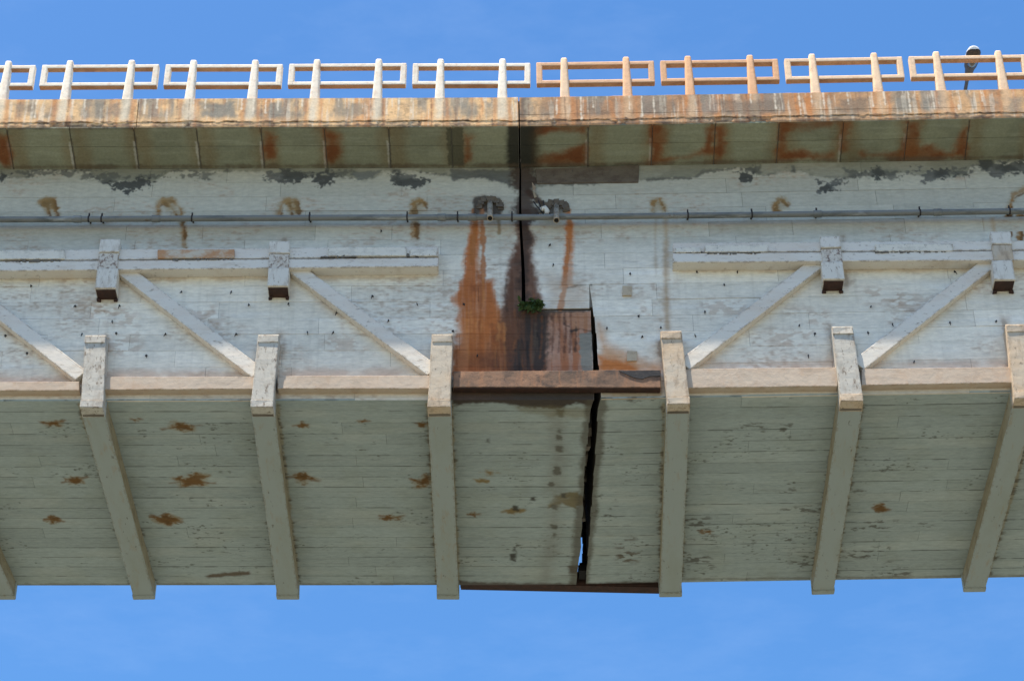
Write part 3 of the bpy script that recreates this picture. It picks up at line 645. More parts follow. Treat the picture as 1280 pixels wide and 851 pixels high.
# solid cores, stepped at the joint and following the crooked slot
DW = D_WEB + .011
stations = [DW, 33.0, 34.0, 35.0, 36.0, 37.0, D_FAR]
for sd in 'LR':
    bm = bmesh.new(); loops = []
    for D in stations:
        sl, sr = slot(D)
        dt = (D_WTOP + .011) if D == DW else D
        if sd == 'L':
            P = [(-XEND, Z_SOF + .012), (sl - .012, Z_SOF + .012), (sl - .012, Z_LEDGE), (-.02, Z_LEDGE), (-.02, Z_KNEE), (-.02, Z_WTOP - .01), (-XEND, Z_WTOP - .01), (-XEND, Z_KNEE)]
        else:
            P = [(sr + .012, Z_SOF + .012), (XEND, Z_SOF + .012), (XEND, Z_KNEE), (XEND, Z_WTOP - .01), (.13, Z_WTOP - .01), (.13, Z_KNEE), (.13, Z_LEDGE + .05), (sr + .012, Z_LEDGE + .05)]
        loops.append([bm.verts.new((x, dt if z > Z_KNEE + .1 else D, z)) for x, z in P])
    for a, b in zip(loops, loops[1:]):
        for i in range(8): bm.faces.new((a[i], a[(i + 1) % 8], b[(i + 1) % 8], b[i]))
    n = [0, 1, 2, 3, 4, 7] if sd == 'L' else [0, 1, 2, 5, 6, 7]
    m_ = [4, 5, 6, 7] if sd == 'L' else [2, 3, 4, 5]
    for lp in (loops[0], loops[-1]):
        bm.faces.new([lp[i] for i in n]); bm.faces.new([lp[i] for i in m_])
    part('girder', bm, 'core', sd)

# web boards: rows of formwork boards cast into the face, each with its own edges
ROW = 0.3115
JOINT = .004
def web_board(sd, x0, x1, z0, z1, x0t=None, x1t=None):
    off = random.uniform(-.0035, .0035); tl = random.uniform(-.0015, .0015)
    da, db = d_web(z0) + off, d_web(z1) + off + tl
    x0t = x0 if x0t is None else x0t; x1t = x1 if x1t is None else x1t
    bm = bmesh.new()
    hexa(bm, [(x0, da, z0), (x1, da, z0), (x1t, db, z1), (x0t, db, z1), (x0, da + .03, z0), (x1, da + .03, z0), (x1t, db + .03, z1), (x0t, db + .03, z1)])
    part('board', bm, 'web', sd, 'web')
nrow = int(round((Z_WTOP - Z_SOF) / ROW)); ROW = (Z_WTOP - Z_SOF) / nrow
for sd in 'LR':
    for r in range(nrow):
        za, zb = Z_SOF + r * ROW, Z_SOF + (r + 1) * ROW - JOINT
        below = zb < Z_LEDGE + .05
        step = za < Z_LEDGE < zb
        if sd == 'L':
            e0 = crack_low(za)[0] if below else crack_up(za)[0]; e1 = crack_low(zb)[0] if below else crack_up(zb)[0]
            x = -XEND
            cuts = [-XEND, -20, -13]; c = -10.6 + random.uniform(0, .8)
            while c < (e0 - .45): cuts.append(c); c += random.choice((1.3, 1.75, 2.1, 2.6, 3.2)) * random.uniform(.95, 1.05)
            cuts.append(None)
            for a, b in zip(cuts, cuts[1:]):
                if b is None:
                    web_board(sd, a, e0, za, zb, a, e1)
                    if step: web_board(sd, e0 + .004, crack_low(za)[0], za, Z_LEDGE - .014)
                else: web_board(sd, a, b - JOINT, za, zb)
        else:
            e0 = crack_low(za)[1] if below or step else crack_up(za)[1]; e1 = crack_low(zb)[1] if below or step else crack_up(zb)[1]
            if step: e0, e1 = 1.172, 1.152
            if step: web_board(sd, crack_up(za)[1], 1.106, Z_LEDGE + .022, zb, None, 1.112)
            if za > Z_LEDGE and za < Z_LEDGE + ROW:
                web_board(sd, e0, 1.112, za, zb, e1, 1.118); e0, e1 = 1.150, 1.122
            cuts = []; c = max(e0, .1) + random.uniform(.7, 1.6)
            while c < 10.6: cuts.append(c); c += random.choice((1.3, 1.75, 2.1, 2.6, 3.2)) * random.uniform(.95, 1.05)
            cuts += [13, 20, XEND]
            web_board(sd, e0, cuts[0] - JOINT, za, zb, e1, cuts[0] - JOINT)
            for a, b in zip(cuts, cuts[1:]): web_board(sd, a, b - JOINT, za, zb)

# soffit boards, bay by bay between the ribs
RIBN = {'L': [-11.88, -9.235, -6.592, -3.975, -1.258], 'R': [2.408, 5.062, 7.722, 10.38, 13.0]}
def far_x(u, v): return at_Z(u, v, 22.605 + sag(at_Z(u, v, 22.6).x)).x
RIBF = {'L': [-11.9, far_x(6, 749), far_x(180, 747), far_x(360, 747), far_x(560, 747)], 'R': [far_x(838.4, 741.5), far_x(1029, 739), far_x(1218.6, 735.6), 10.4, 13.0]}
D_RIB0, D_RIB1, RIBW, Z_RIB = 32.0, 37.6, .36, 22.605
nb = 18; BW = (D_FAR - D_WEB) / nb
for sd in 'LR':
    for k in range(nb):
        da, db = D_WEB + k * BW + .0, D_WEB + (k + 1) * BW - .005
        dm = (da + db) / 2; t = (dm - D_RIB0) / (D_RIB1 - D_RIB0)
        rb = [a + (b - a) * t for a, b in zip(RIBN[sd], RIBF[sd])]
        xs = ([-XEND] + rb + [None]) if sd == 'L' else ([None] + rb + [XEND])
        for a, b in zip(xs, xs[1:]):
            segs = [(a, b)]
            if a is not None and b is not None and abs(b - a) < 4 and random.random() < .35:
                c = a + (b - a) * random.uniform(.3, .7); segs = [(a, c - .004), (c, b)]
            for p, q in segs:
                zo = Z_SOF + random.uniform(-.003, .003)
                pa = pb = p; qa = qb = q
                if q is None: qa, qb = slot(da)[0] + random.uniform(-.012, .012), slot(db)[0] + random.uniform(-.012, .012)
                if p is None: pa, pb = slot(da)[1] + random.uniform(-.01, .01), slot(db)[1] + random.uniform(-.01, .01)
                bm = bmesh.new()
                hexa(bm, [(pa, da, zo), (qa, da, zo), (qa, da, zo + .028), (pa, da, zo + .028), (pb, db, zo), (qb, db, zo), (qb, db, zo + .028), (pb, db, zo + .028)])
                part('soffit_board', bm, 'soffit', sd, 'soffit')
    # ribs under the soffit
    for xn, xf in zip(RIBN[sd], RIBF[sd]):
        h = RIBW / 2
        bm = bmesh.new()
        hexa(bm, [(xn - h, D_WEB + .004, Z_RIB), (xn + h, D_WEB + .004, Z_RIB), (xn + h, D_WEB + .004, Z_SOF + .006), (xn - h, D_WEB + .004, Z_SOF + .006), (xf - h, D_RIB1, Z_RIB), (xf + h, D_RIB1, Z_RIB), (xf + h, D_RIB1, Z_SOF + .006), (xf - h, D_RIB1, Z_SOF + .006)])
        bmesh.ops.subdivide_edges(bm, edges=[e for e in bm.edges if abs(e.verts[0].co.y - e.verts[1].co.y) > 3], cuts=14)
        for v in bm.verts:
            v.co.x += random.uniform(-.004, .004); v.co.z += random.uniform(-.004, .004) if v.co.z < 22.7 else 0
        bevel(bm, .012, 1)
        rib = part('rib', bm, 'rib', sd); rib.data.materials.append(M['rib_side'])
        for pl in rib.data.polygons:
            if abs(pl.normal.x) > .8: pl.material_index = 1
        bm = bmesh.new(); box_bm(bm, xf - h - .012, xf + h + .012, D_RIB1 - .05, D_RIB1 + .085, Z_RIB - .02, Z_SOF + .004, .004); bevel(bm, .012, 1)
        part('end_block', bm, 'rib', sd, parent=rib)

# boxes added inside the joint to block sky light, behind wall and under deck
bm = bmesh.new(); box_bm(bm, -.05, .16, 32.75, 32.95, Z_LEDGE - .02, Z_WTOP - .06, .01); part('joint_sky_blocker', bm, 'bore', 'L')
bm = bmesh.new(); box_bm(bm, .015, .08, 31.585, 32.50, 28.0, 28.48, .004); part('joint_sky_blocker', bm, 'bore', 'L')
bm = bmesh.new(); box_bm(bm, .015, .08, 33.0, 33.9, 27.72, 28.48, .004); part('joint_sky_blocker', bm, 'bore', 'L')
# deck slab with its cantilever, and the panels on the cantilever's underside
for sd in 'LR':
    xa, xb = (-XEND, .034) if sd == 'L' else (.060, XEND)
    prof = [(D_FAS + .07, Z_FB + .012), (D_FAS + .07, Z_FT - .004), (38.46, Z_FT - .004), (38.46, Z_FB), (37.62, Z_WTOP), (D_WTOP + .02, Z_WTOP + .012)]
    bm = bmesh.new()
    a = [bm.verts.new((xa, d, z)) for d, z in prof]; b = [bm.verts.new((xb, d, z)) for d, z in prof]
    for i in range(6): bm.faces.new((a[i], a[(i + 1) % 6], b[(i + 1) % 6], b[i]))
    bm.faces.new(a[::-1]); bm.faces.new(b)
    part('deck_slab', bm, 'deck', sd)
    xs = [x for x in CJ if xa - .2 < x < xb + .2]
    if sd == 'L': xs = [-XEND] + [x for x in xs if x < -.3] + [xb]
    else: xs = [xa] + [x for x in xs if x > .3] + [XEND]
    for a_, b_ in zip(xs, xs[1:]):
        for k, (t0, t1) in enumerate(((.02, .46), (.47, 1.0))):
            D0, D1 = D_FAS + (D_WTOP - D_FAS) * t0, D_FAS + (D_WTOP - D_FAS) * t1
            f = lambda t: Z_FB + (Z_WTOP - Z_FB) * t + random.uniform(-.003, .003)
            z0, z1 = f(t0), f(t1); g = .006
            bm = bmesh.new()
            hexa(bm, [(a_ + g, D0, z0), (b_ - g, D0, z0), (b_ - g, D0, z0 + .03), (a_ + g, D0, z0 + .03), (a_ + g, D1, z1), (b_ - g, D1, z1), (b_ - g, D1, z1 + .03), (a_ + g, D1, z1 + .03)])
            part('soffit_panel', bm, 'cant', sd, 'cant')

# fascia blocks: rough cast edge beam with a ragged cold joint and chipped lower lip
fr = random.Random(5)
def rough(x, z, s):                        # cheap layered value noise for displacement
    def h(i, j): return (math.sin(i * 127.1 + j * 311.7 + s * 74.7) * 43758.5453) % 1
    t = 0; a = 1
    for f in (3, 8, 19):
        X, Z = x * f, z * f; i, j = math.floor(X), math.floor(Z); u, v = X - i, Z - j; u = u * u * (3 - 2 * u); v = v * v * (3 - 2 * v)
        t += a * ((h(i, j) * (1 - u) + h(i + 1, j) * u) * (1 - v) + (h(i, j + 1) * (1 - u) + h(i + 1, j + 1) * u) * v - .5); a *= .6
    return t
def fascia(sd, xa, xb, dof):
    nx = max(2, int((xb - xa) / .028)); zr = [0, .012, .03, .06, .085, .10, .108, .116, .124, .135, .16, .22, .235, .241, .247, .26, .34, .42, .50, .575, .605, .622, .632]
    bm = bmesh.new(); G = []
    seam = [.116 + .06 * rough(i * .028 + xa, 3.3, 2) + .03 * rough((i * .028 + xa) * 3, 7.3, 5) for i in range(nx + 1)]
    for i in range(nx + 1):
        x = xa + (xb - xa) * i / nx; col = []
        chip = max(0, rough(x, 9.1, 4) * 1.5 - .3) * .055
        for k, zz_ in enumerate(zr):
            d = D_FAS + dof + .003 * rough(x, zz_ + 5, 1)
            z = Z_FB + zz_
            if 4 <= k <= 9: z += .5 * (seam[i] - .116)
            dep = max(0, rough(x * 1.7, 1.0, 6) + .35)
            if k in (6, 7): d += .034 * dep
            if k < 6: d += .006 + chip * (1 - k / 6)
            if k == 0: d += .014; z += .006 * rough(x, .5, 9) + chip * .5
            if k == 1: d += .004
            if k in (12, 13, 14) and sd == 'R': d += (.0, .008, .0)[k - 12] * max(0, rough(x, 2, 3) + .5)
            if k == len(zr) - 1: d += .012; z += .006 * rough(x, .1, 8)
            col.append(bm.verts.new((x, d, z)))
        G.append(col)
    for a, b in zip(G, G[1:]):
        for k in range(len(zr) - 1): bm.faces.new((a[k], b[k], b[k + 1], a[k + 1]))
    D2 = D_FAS + .066                        # back, top, bottom and ends close the block
    bk = [(bm.verts.new((c[0].co.x, D2, c[0].co.z + .004)), bm.verts.new((c[0].co.x, D2, c[-1].co.z))) for c in G]
    for (a, b), (p, q) in zip(zip(G, G[1:]), zip(bk, bk[1:])):
        bm.faces.new((a[-1], b[-1], q[1], p[1])); bm.faces.new((b[0], a[0], p[0], q[0])); bm.faces.new((p[0], p[1], q[1], q[0]))
    for c, p in ((G[0], bk[0]), (G[-1], bk[-1])):
        bm.faces.new(c + [p[1], p[0]])
    part('fascia_block', bm, 'fascia', sd, 'fascia')
xj = pf(172, 140)[0]
for sd, xa, xb, o in (('L', -XEND, -14, 0), ('L', -14 + .006, xj - .006, .004), ('L', xj + .006, .036, 0), ('R', .058, 14, 0), ('R', 14.006, XEND, 0)):
    fascia(sd, xa, xb, o)

# bracing cast on the web: upper beam courses, pads, lower chord, diagonals
def quad_bar(name, mat, sd, pts, D0, D1=None, bev=.008, parent=None):   # four photo points (top-left, top-right, bottom-right, bottom-left) on the plane D0, thick back to D1
    q = [loc(u, v, D0, sd) for u, v in pts]; D1 = D1 or D_WEB + .01
    bm = bmesh.new(); (a, b, c, d) = q
    hexa(bm, [(d[0], D0, d[1]), (c[0], D0, c[1]), (b[0], D0, b[1]), (a[0], D0, a[1]), (d[0], D1, d[1]), (c[0], D1, c[1]), (b[0], D1, b[1]), (a[0], D1, a[1])])
    L = abs(b[0] - a[0])
    if L > .8:
        ed = [e for e in bm.edges if abs(e.verts[0].co.x - e.verts[1].co.x) > L * .6]
        bmesh.ops.subdivide_edges(bm, edges=ed, cuts=int(L / .12))
        for v in bm.verts:
            if v.co.y < D0 + .01: v.co.y += .004 * rough(v.co.x, v.co.z, 3); v.co.z += .006 * rough(v.co.x, v.co.z + 4, 5)
    if bev: bevel(bm, bev, 1)
    return part(name, bm, mat, sd, parent=parent)
DB = 32.02
# left: outside the frame to the stub end; right: stub end to outside the frame
quad_bar('beam_course', 'beam', 'L', [(-640, 318), (548, 308), (548, 320.8), (-640, 331.2)], DB + .022)
quad_bar('beam_course', 'beam', 'L', [(-640, 332.4), (548, 322), (548, 333), (-640, 345.3)], DB)
quad_bar('beam_course', 'beam', 'R', [(841, 303.5), (1900, 296.7), (1900, 308.1), (841, 315.4)], DB + .022)
quad_bar('beam_course', 'beam', 'R', [(841, 316.5), (1900, 309.1), (1900, 320.6), (841, 328)], DB)
for sd, x0, x1, ya, yb in (('L', -30, 81, 312.5, 324), ('L', 197, 293, 311.5, 322.5), ('L', 410, 508, 308.6, 320), ('L', 512, 546, 311, 320), ('R', 881, 960, 306, 315), ('R', 1094, 1191, 304.5, 314), ('R', 844, 876, 309, 315.5)):
    quad_bar('pad', 'pad_rust' if x0 == 197 else 'pad', sd, [(x0, ya + .4), (x1, ya), (x1, yb - .3), (x0, yb)], DB - .012, DB + .03, .006)
for sd, P in (('L', [(-330, 479.5), (-121, 479), (-121, 489), (-330, 490)]), ('L', [(-560, 480.5), (-342, 479.6), (-342, 490), (-560, 491)]), ('R', [(1513, 456), (1700, 453), (1700, 473), (1513, 475.5)]), ('L', [(-90, 478.5), (99, 476.6), (99, 487.8), (-90, 488.6)]), ('L', [(127, 471), (318, 470.8), (318, 485.8), (127, 487)]), ('L', [(347, 469.8), (537, 469), (537, 485.5), (347, 485.6)]),
              ('R', [(857, 461), (1047, 459), (1047, 482.4), (857, 484.8)]), ('R', [(1077, 461), (1267, 458.6), (1267, 477.8), (1077, 481.5)]), ('R', [(1297, 458.5), (1480, 456), (1480, 476), (1297, 477.5)])):
    quad_bar('lower_chord', 'chord', sd, P, 32.10)
def diag(sd, a, b, w=.235, D0=32.105):
    xa, za = loc(*a, D0, sd); xb, zb = loc(*b, D0, sd)
    d = Vector((xb - xa, 0, zb - za)); L = d.length; d /= L; n = Vector((-d.z, 0, d.x)) * (w / 2)
    A, B = Vector((xa, 0, za)), Vector((xb, 0, zb))
    bm = bmesh.new()
    q = [A - n, B - n, B + n, A + n]
    hexa(bm, [(p.x, D0, p.z) for p in q] + [(p.x, D_WEB + .01, p.z) for p in q])
    bmesh.ops.subdivide_edges(bm, edges=[e for e in bm.edges if (e.verts[0].co - e.verts[1].co).length > L * .8], cuts=12)
    for v in bm.verts: v.co.y += .004 * rough(v.co.x, v.co.z, 3) if v.co.y < 32.1 else 0; v.co.z += .005 * rough(v.co.x, v.co.z + 4, 5)
    bevel(bm, .008, 1)
    part('diagonal_brace', bm, 'beam', sd)
diag('L', (-60, 343), (101, 469)); diag('L', (155, 337), (322, 466)); diag('L', (366, 333), (541, 463))
diag('R', (855, 456), (1022, 328)); diag('R', (1073, 456), (1237, 328)); diag('R', (1296, 454), (1450, 330)); diag('L', (-290, 345), (-118, 472)); diag('L', (-500, 347), (-335, 474)); diag('R', (1515, 452), (1665, 328))

cr_ = random.Random(9)
for sd, x0, x1, v0, v1 in (('L', 8, 78, 327, 326), ('L', 215, 292, 325, 324), ('L', 400, 446, 321.5, 320.6), ('L', 508, 546, 319, 318.5), ('R', 853, 880, 315, 315), ('R', 884, 952, 317, 316.5), ('R', 1094, 1184, 315.5, 314.5)):
    bm = bmesh.new(); n = int((x1 - x0) / 5)
    for i in range(n):
        t = (i + cr_.random() * .6) / n; x, z = loc(x0 + (x1 - x0) * t, v0 + (v1 - v0) * t, DB, sd); w, h = cr_.uniform(.015, .05), cr_.uniform(.008, .028)
        box_bm(bm, x - w, x + w, DB - .006, DB + .04, z - h, z + h, .010)
    part('chipped_edge', bm, 'core', sd)
# upper brackets
def upper_bracket(sd, top, bot, y_dark, mid=True, mat='bracket_white', midmat='mottled'):
    D0 = 31.955
    xt, zt = loc(*top, D0, sd); xb, zb = loc(*bot, D0, sd); h = .165
    m1, m2 = zt - (zt - zb) * .26, zt - (zt - zb) * .60
    X = lambda z: xt + (xb - xt) * (zt - z) / (zt - zb)
    bm = bmesh.new(); box_bm(bm, X(zt) - h, X(zt) + h, D0 + .012, D_WEB + .02, m1, zt, .006); bevel(bm, .014, 2)
    br = part('upper_bracket', bm, mat, sd)
    bm = bmesh.new(); box_bm(bm, X(m1) - h + .008, X(m1) + h - .008, D0 + .03, D_WEB + .02, m2, m1 - .004, .006); bevel(bm, .01, 1)
    part('worn_band', bm, midmat, sd, parent=br)
    bm = bmesh.new(); box_bm(bm, X(zb) - h - .004, X(zb) + h + .004, D0 + .006, D_WEB + .02, zb, m2 - .004, .006); bevel(bm, .012, 2)
    part('foot_block', bm, mat, sd, parent=br)
    bm = bmesh.new(); box_bm(bm, X(zb) - h + .012, X(zb) + h - .012, D0 + .05, D_WEB + .02, zb - .022, zb - .003, .004)
    part('base_plate', bm, 'rusty', sd, parent=br)
    for k in (-1, 1):
        bm = bmesh.new(); c = X(zb) + k * (h - .03); box_bm(bm, c - .03, c + .03, D_WEB - .05, D_WEB + .02, zb - .075, zb - .025, .012); bevel(bm, .01, 1)
        part('bolt_lug', bm, 'rusty', sd, parent=br)
upper_bracket('L', (-82, 300), (-92, 361), 369)
upper_bracket('L', (-295, 302), (-312, 363), 369); upper_bracket('R', (1672, 283), (1684, 342), 356)
upper_bracket('L', (137.5, 298.5), (131.6, 359.5), 368)
upper_bracket('L', (349.5, 300.8), (347, 357), 365, midmat='mottled')
upper_bracket('R', (1037.7, 295), (1042.3, 348.6), 357.6)
upper_bracket('R', (1250.6, 288.6), (1256.3, 349), 358, mat='bracket_white', midmat='bracket')
upper_bracket('R', (1462, 286), (1470, 345), 356)
# lower brackets, hooked round the bottom edge over the rib ends
def lower_bracket(sd, x, xt, zt, mat, capmat):
    D0 = 32.0; h = .172; zb = Z_RIB
    bm = bmesh.new()
    z0, z1 = zb + .135, zt
    hexa(bm, [(x - h, D0 + .012, z0), (x + h, D0 + .012, z0), (xt + h - .006, D0 + .02, z1), (xt - h + .006, D0 + .02, z1), (x - h, D_WEB + .02, z0), (x + h, D_WEB + .02, z0), (xt + h - .006, D_WEB + .02, z1), (xt - h + .006, D_WEB + .02, z1)])
    bmesh.ops.subdivide_edges(bm, edges=[e for e in bm.edges if abs(e.verts[0].co.z - e.verts[1].co.z) > .8], cuts=12)
    for v in bm.verts:
        v.co.x += random.uniform(-.003, .003)
        if v.co.y < D0 + .1: v.co.y += random.uniform(-.0015, .0015)
    bevel(bm, .012, 2)
    br = part('lower_bracket', bm, mat, sd)
    bm = bmesh.new(); box_bm(bm, x - h - .004, x + h + .004, D0 - .006, D_WEB + .03, zb - .003, zb + .131, .006); bevel(bm, .01, 2)
    part('toe_block', bm, capmat, sd, parent=br)
    bm = bmesh.new(); box_bm(bm, xt - h + .012, xt + h - .012, D0 + .004, D0 + .07, zt - .16, zt - .025, .006); bevel(bm, .008, 1)
    part('cap_plate', bm, mat, sd, parent=br)
    bm = bmesh.new(); box_bm(bm, x - h + .01, x + h - .01, D_WEB - .045, D_WEB + .0, Z_RIB - .012, Z_RIB - .005, .002)
    part('joint_strip', bm, 'core', sd, parent=br)
tops = [(-101, 420), (119.8, 418.7), (335.9, 418), (552.9, 417.5), (838.7, 413.5), (1052.6, 407.7), (1270, 405), (1487, 402)]
allx = [('L', RIBN['L'][1]), ('L', RIBN['L'][2]), ('L', RIBN['L'][3]), ('L', RIBN['L'][4]), ('R', RIBN['R'][0]), ('R', RIBN['R'][1]), ('R', RIBN['R'][2]), ('R', RIBN['R'][3])]
mats = ['bracket_pale', 'bracket_pale', 'bracket_pale', 'bracket', 'bracket', 'bracket_pale', 'bracket', 'bracket']
caps = ['bracket_pale', 'bracket_pale', 'bracket_pale', 'bracket', 'bracket', 'bracket', 'bracket', 'bracket']
for (sd, x), tp, m_, c_ in zip(allx, tops, mats, caps):
    xt, zt = loc(*tp, 32.02, sd)
    lower_bracket(sd, x, xt, zt, m_, c_)
lower_bracket('L', RIBN['L'][0], RIBN['L'][0] + .01, 24.0, 'bracket_pale', 'bracket_pale'); lower_bracket('R', RIBN['R'][4], RIBN['R'][4] - .01, 24.0, 'bracket', 'bracket')

# small raised squares, the mortar patch, form ties, spouts
for (u, v, r) in ((784, 363, 6.2), (790, 444.5, 6.5)):
    quad_bar('repair_square', 'repair', 'R', [(u - r + .5, v - r), (u + r, v - r + .6), (u + r - .6, v + r - .4), (u - r, v + r)], D_WEB - .03, None, .004)
dd = d_web(27.5) - .03
quad_bar('mortar_patch', 'mortar', 'R', [(669, 211), (799, 206), (798, 228), (671, 229.5)], dd, dd + .06, .01)
ties = zm(0, 250, 3.272, [(128, 355), (308, 438), (490, 436), (335, 552), (475, 548), (677, 552), (967, 552), (110, 630), (22, 558), (742, 380), (945, 380), (1018, 432), (598, 640), (458, 500)]) \
     + zm(320, 250, 3.272, [(132, 428), (328, 466), (477, 397), (660, 430), (211, 545), (316, 545), (805, 540), (543, 497), (513, 130), (850, 430), (905, 640)]) \
     + zm(640, 250, 3.272, [(483, 305), (518, 478), (790, 460), (533, 562), (750, 557), (388, 527), (608, 525), (755, 298), (922, 298), (868, 350), (155, 187), (170, 268)]) \
     + zm(960, 250, 3.272, [(510, 512), (745, 505), (933, 500), (127, 517), (192, 550), (410, 545), (420, 440), (597, 665), (165, 640), (765, 297)])
tr = random.Random(3)
for u, v in ties:
    x, z = loc(u, v, D_WEB); sd = side_of(x); x, z = loc(u, v, d_web(z), sd)
    if not below and 0: continue
    bm = bmesh.new(); D0 = d_web(z)
    tube(bm, [(x, D0 + .01, z + .02), (x + tr.uniform(-.01, .01), D0 - .03, z + .015), (x + tr.uniform(-.02, .02), D0 - .045, z - tr.uniform(.03, .07))], [.009, .009, .006], 5)
    w_ = tr.uniform(.006, .018); box_bm(bm, x - w_, x + w_, D0 - .008, D0 + .01, z, z + w_ * 1.6, .004)
    part('form_tie', bm, 'iron', sd)
for u, v0, v1, sd in ((612.5, 252, 273, 'L'), (695.5, 256, 275.5, 'R')):
    x, z = loc(u, v1, 31.97, sd); x1_, z1_ = loc(u, v0, 32.32, sd)
    bm = bmesh.new(); p0 = Vector((x, 31.97, z)); p1 = Vector((x1_, 32.32, z1_))
    dr = (p1 - p0).normalized()
    tube(bm, [p0, p0 + dr * .02, p1], [.050, .046, .046], 14)
    sp_o = part('drain_spout', bm, 'spout', sd)
    bm = bmesh.new(); tube(bm, [p0 - dr * .003, p0 + dr * .01], [.038, .038], 14); part('bore', bm, 'bore', sd, parent=sp_o)
    bm = bmesh.new()
    for k in range(16):                     # broken mortar collar round the spout
        a = k / 15 * math.pi; rx, rz = .17, .15
        box_bm(bm, x + math.cos(a) * rx - .05, x + math.cos(a) * rx + .05, d_web(26.8) - .035, d_web(26.8) + .03, z1_ - .14 + math.sin(a) * rz - .05, z1_ - .14 + math.sin(a) * rz + .05, .022)
    part('mortar_collar', bm, 'mortar', sd, parent=sp_o)
# loose flap of peeled paint beside the upper crack
bm = bmesh.new()
fl = [loc(u, v, 32.2, 'R') for u, v in ((665, 228), (670, 232), (668, 241), (671, 248), (668, 246), (666, 238))]
vs = [bm.verts.new((x, 32.20 + .05 * math.sin(i * 1.7), z)) for i, (x, z) in enumerate(fl)]
ve = bmesh.ops.extrude_face_region(bm, geom=[bm.faces.new(vs)])
bmesh.ops.translate(bm, verts=[v for v in ve['geom'] if isinstance(v, bmesh.types.BMVert)], vec=(0, .012, 0))
part('paint_flake', bm, 'spout', 'R')
bm = bmesh.new()
for k in range(3):
    pts = [loc(u, v, 32.18, 'R') for u, v in ((667 + k * 6, 252), (671 + k * 5, 259 + k * 2), (676 + k * 4, 264 - k), (680 + k * 5, 270))]
    tube(bm, [(x, 32.18 - .03 * math.sin(i + k), z) for i, (x, z) in enumerate(pts)], .011, 6)
part('exposed_bar', bm, 'iron', 'R')
bm = bmesh.new()
pts = [loc(u, v, 32.16, 'R') for u, v in ((676, 268), (677, 262), (681, 260), (684, 264), (683, 270))]
tube(bm, [(x, 32.16, z) for x, z in pts], [.03, .045, .05, .045, .03], 8)
part('plaster_lump', bm, 'pad', 'R')

# far side of the joint and the rubble inside the slot
bm = bmesh.new()
rr = random.Random(12)
for k in range(26):
    D = rr.uniform(32.4, 36.2); sl, sr = slot(D); s = rr.uniform(.02, .06)
    box_bm(bm, sl - .02, sl + rr.uniform(.01, .07), D - s * 2, D + s * 2, Z_SOF + rr.uniform(.05, .9), Z_SOF + rr.uniform(.95, 1.6), .02)
o = part('joint_rubble', bm, 'core', 'L'); o['kind'] = 'stuff'
bm = bmesh.new()
for k in range(14):                        # ragged blocks added to limit sky in the slot, near-black for its shade
    sl, sr = slot(37.6); z = Z_SOF + .03 + k * .12
    box_bm(bm, sl + (.03, .05, .10, .125, .115, .13, .12, .05, .12, .13, .11, .09, .12, .12)[k], sr + .06, 37.35 + rr.uniform(-.1, .1), 37.6, z, z + .125, .012)
part('slot_sky_blocker', bm, 'bore', 'R')

# ------------------------------------------------------------------ tie beams across the joint
def tie(label, pts, D0, D1, under):
    q = []
    for u, v in pts:
        p = at_D(u, v, D0); q.append((p.x, p.z))
    a, b, c, d = q
    cx = (a[0] + b[0]) / 2; root = Vector((cx, (D0 + D1) / 2, min(c[1], d[1])))
    t = empty('tie_beam', root, label, 'beam', 'tie beams across the bridge joint')
    n = 4
    def lerp(p, q_, s): return (p[0] + (q_[0] - p[0]) * s, p[1] + (q_[1] - p[1]) * s)
    bm = bmesh.new()
    hexa(bm, [(d[0], D0, d[1]), (c[0], D0, c[1]), (b[0], D0, b[1]), (a[0], D0, a[1]), (d[0], D1, d[1]), (c[0], D1, c[1]), (b[0], D1, b[1]), (a[0], D1, a[1])])
    L = b[0] - a[0]
    bmesh.ops.subdivide_edges(bm, edges=[e for e in bm.edges if abs(e.verts[0].co.x - e.verts[1].co.x) > L * .6], cuts=30)
    for v in bm.verts: v.co.y += .005 * rough(v.co.x * 1.3, v.co.z, 7) if v.co.y < D0 + .01 else 0; v.co.z += .006 * rough(v.co.x, v.co.z + 4, 5)
    bevel(bm, .008, 1)
    obj('beam_body', bm, 'tie' if D0 < 33 else 'rusty', t, root)
    bm = bmesh.new()
    hexa(bm, [(d[0] + .01, D0 + .012, d[1] - under), (c[0] - .01, D0 + .012, c[1] - under), (c[0] - .01, D0 + .012, c[1] - .003), (d[0] + .01, D0 + .012, d[1] - .003), (d[0] + .01, D1, d[1] - under), (c[0] - .01, D1, c[1] - under), (c[0] - .01, D1, c[1] - .003), (d[0] + .01, D1, d[1] - .003)])
    obj('bottom_flange', bm, 'rusty', t, root)
    return t
tie('brown rust coated tie beam bridging the crack between the two middle lower brackets', [(566.5, 464), (826, 462), (826, 484), (566.5, 483.5)], 32.10, D_WEB - .012, .015)
tie('dark tie beam edge on the far bottom rim beneath the joint slot', [(575, 716), (825, 712), (825, 731.5), (575, 726.5)], 37.74, 37.96, .03)

tb = bpy.data.objects['tie_beam']; bm = bmesh.new()
pv = [at_D(u, v, 32.088) for u, v in ((774, 463.5), (825, 462.8), (825.5, 469.5), (812, 470), (803, 473.5), (793, 472), (785, 468.5))]
f0 = bm.faces.new([bm.verts.new(p) for p in pv]); ex = bmesh.ops.extrude_face_region(bm, geom=[f0])
bmesh.ops.translate(bm, verts=[v for v in ex['geom'] if isinstance(v, bmesh.types.BMVert)], vec=(0, .02, 0))
tag(obj('tar_patch', bm, 'tar', tb, tb.location), 'black tar patch at the right end of the beam')

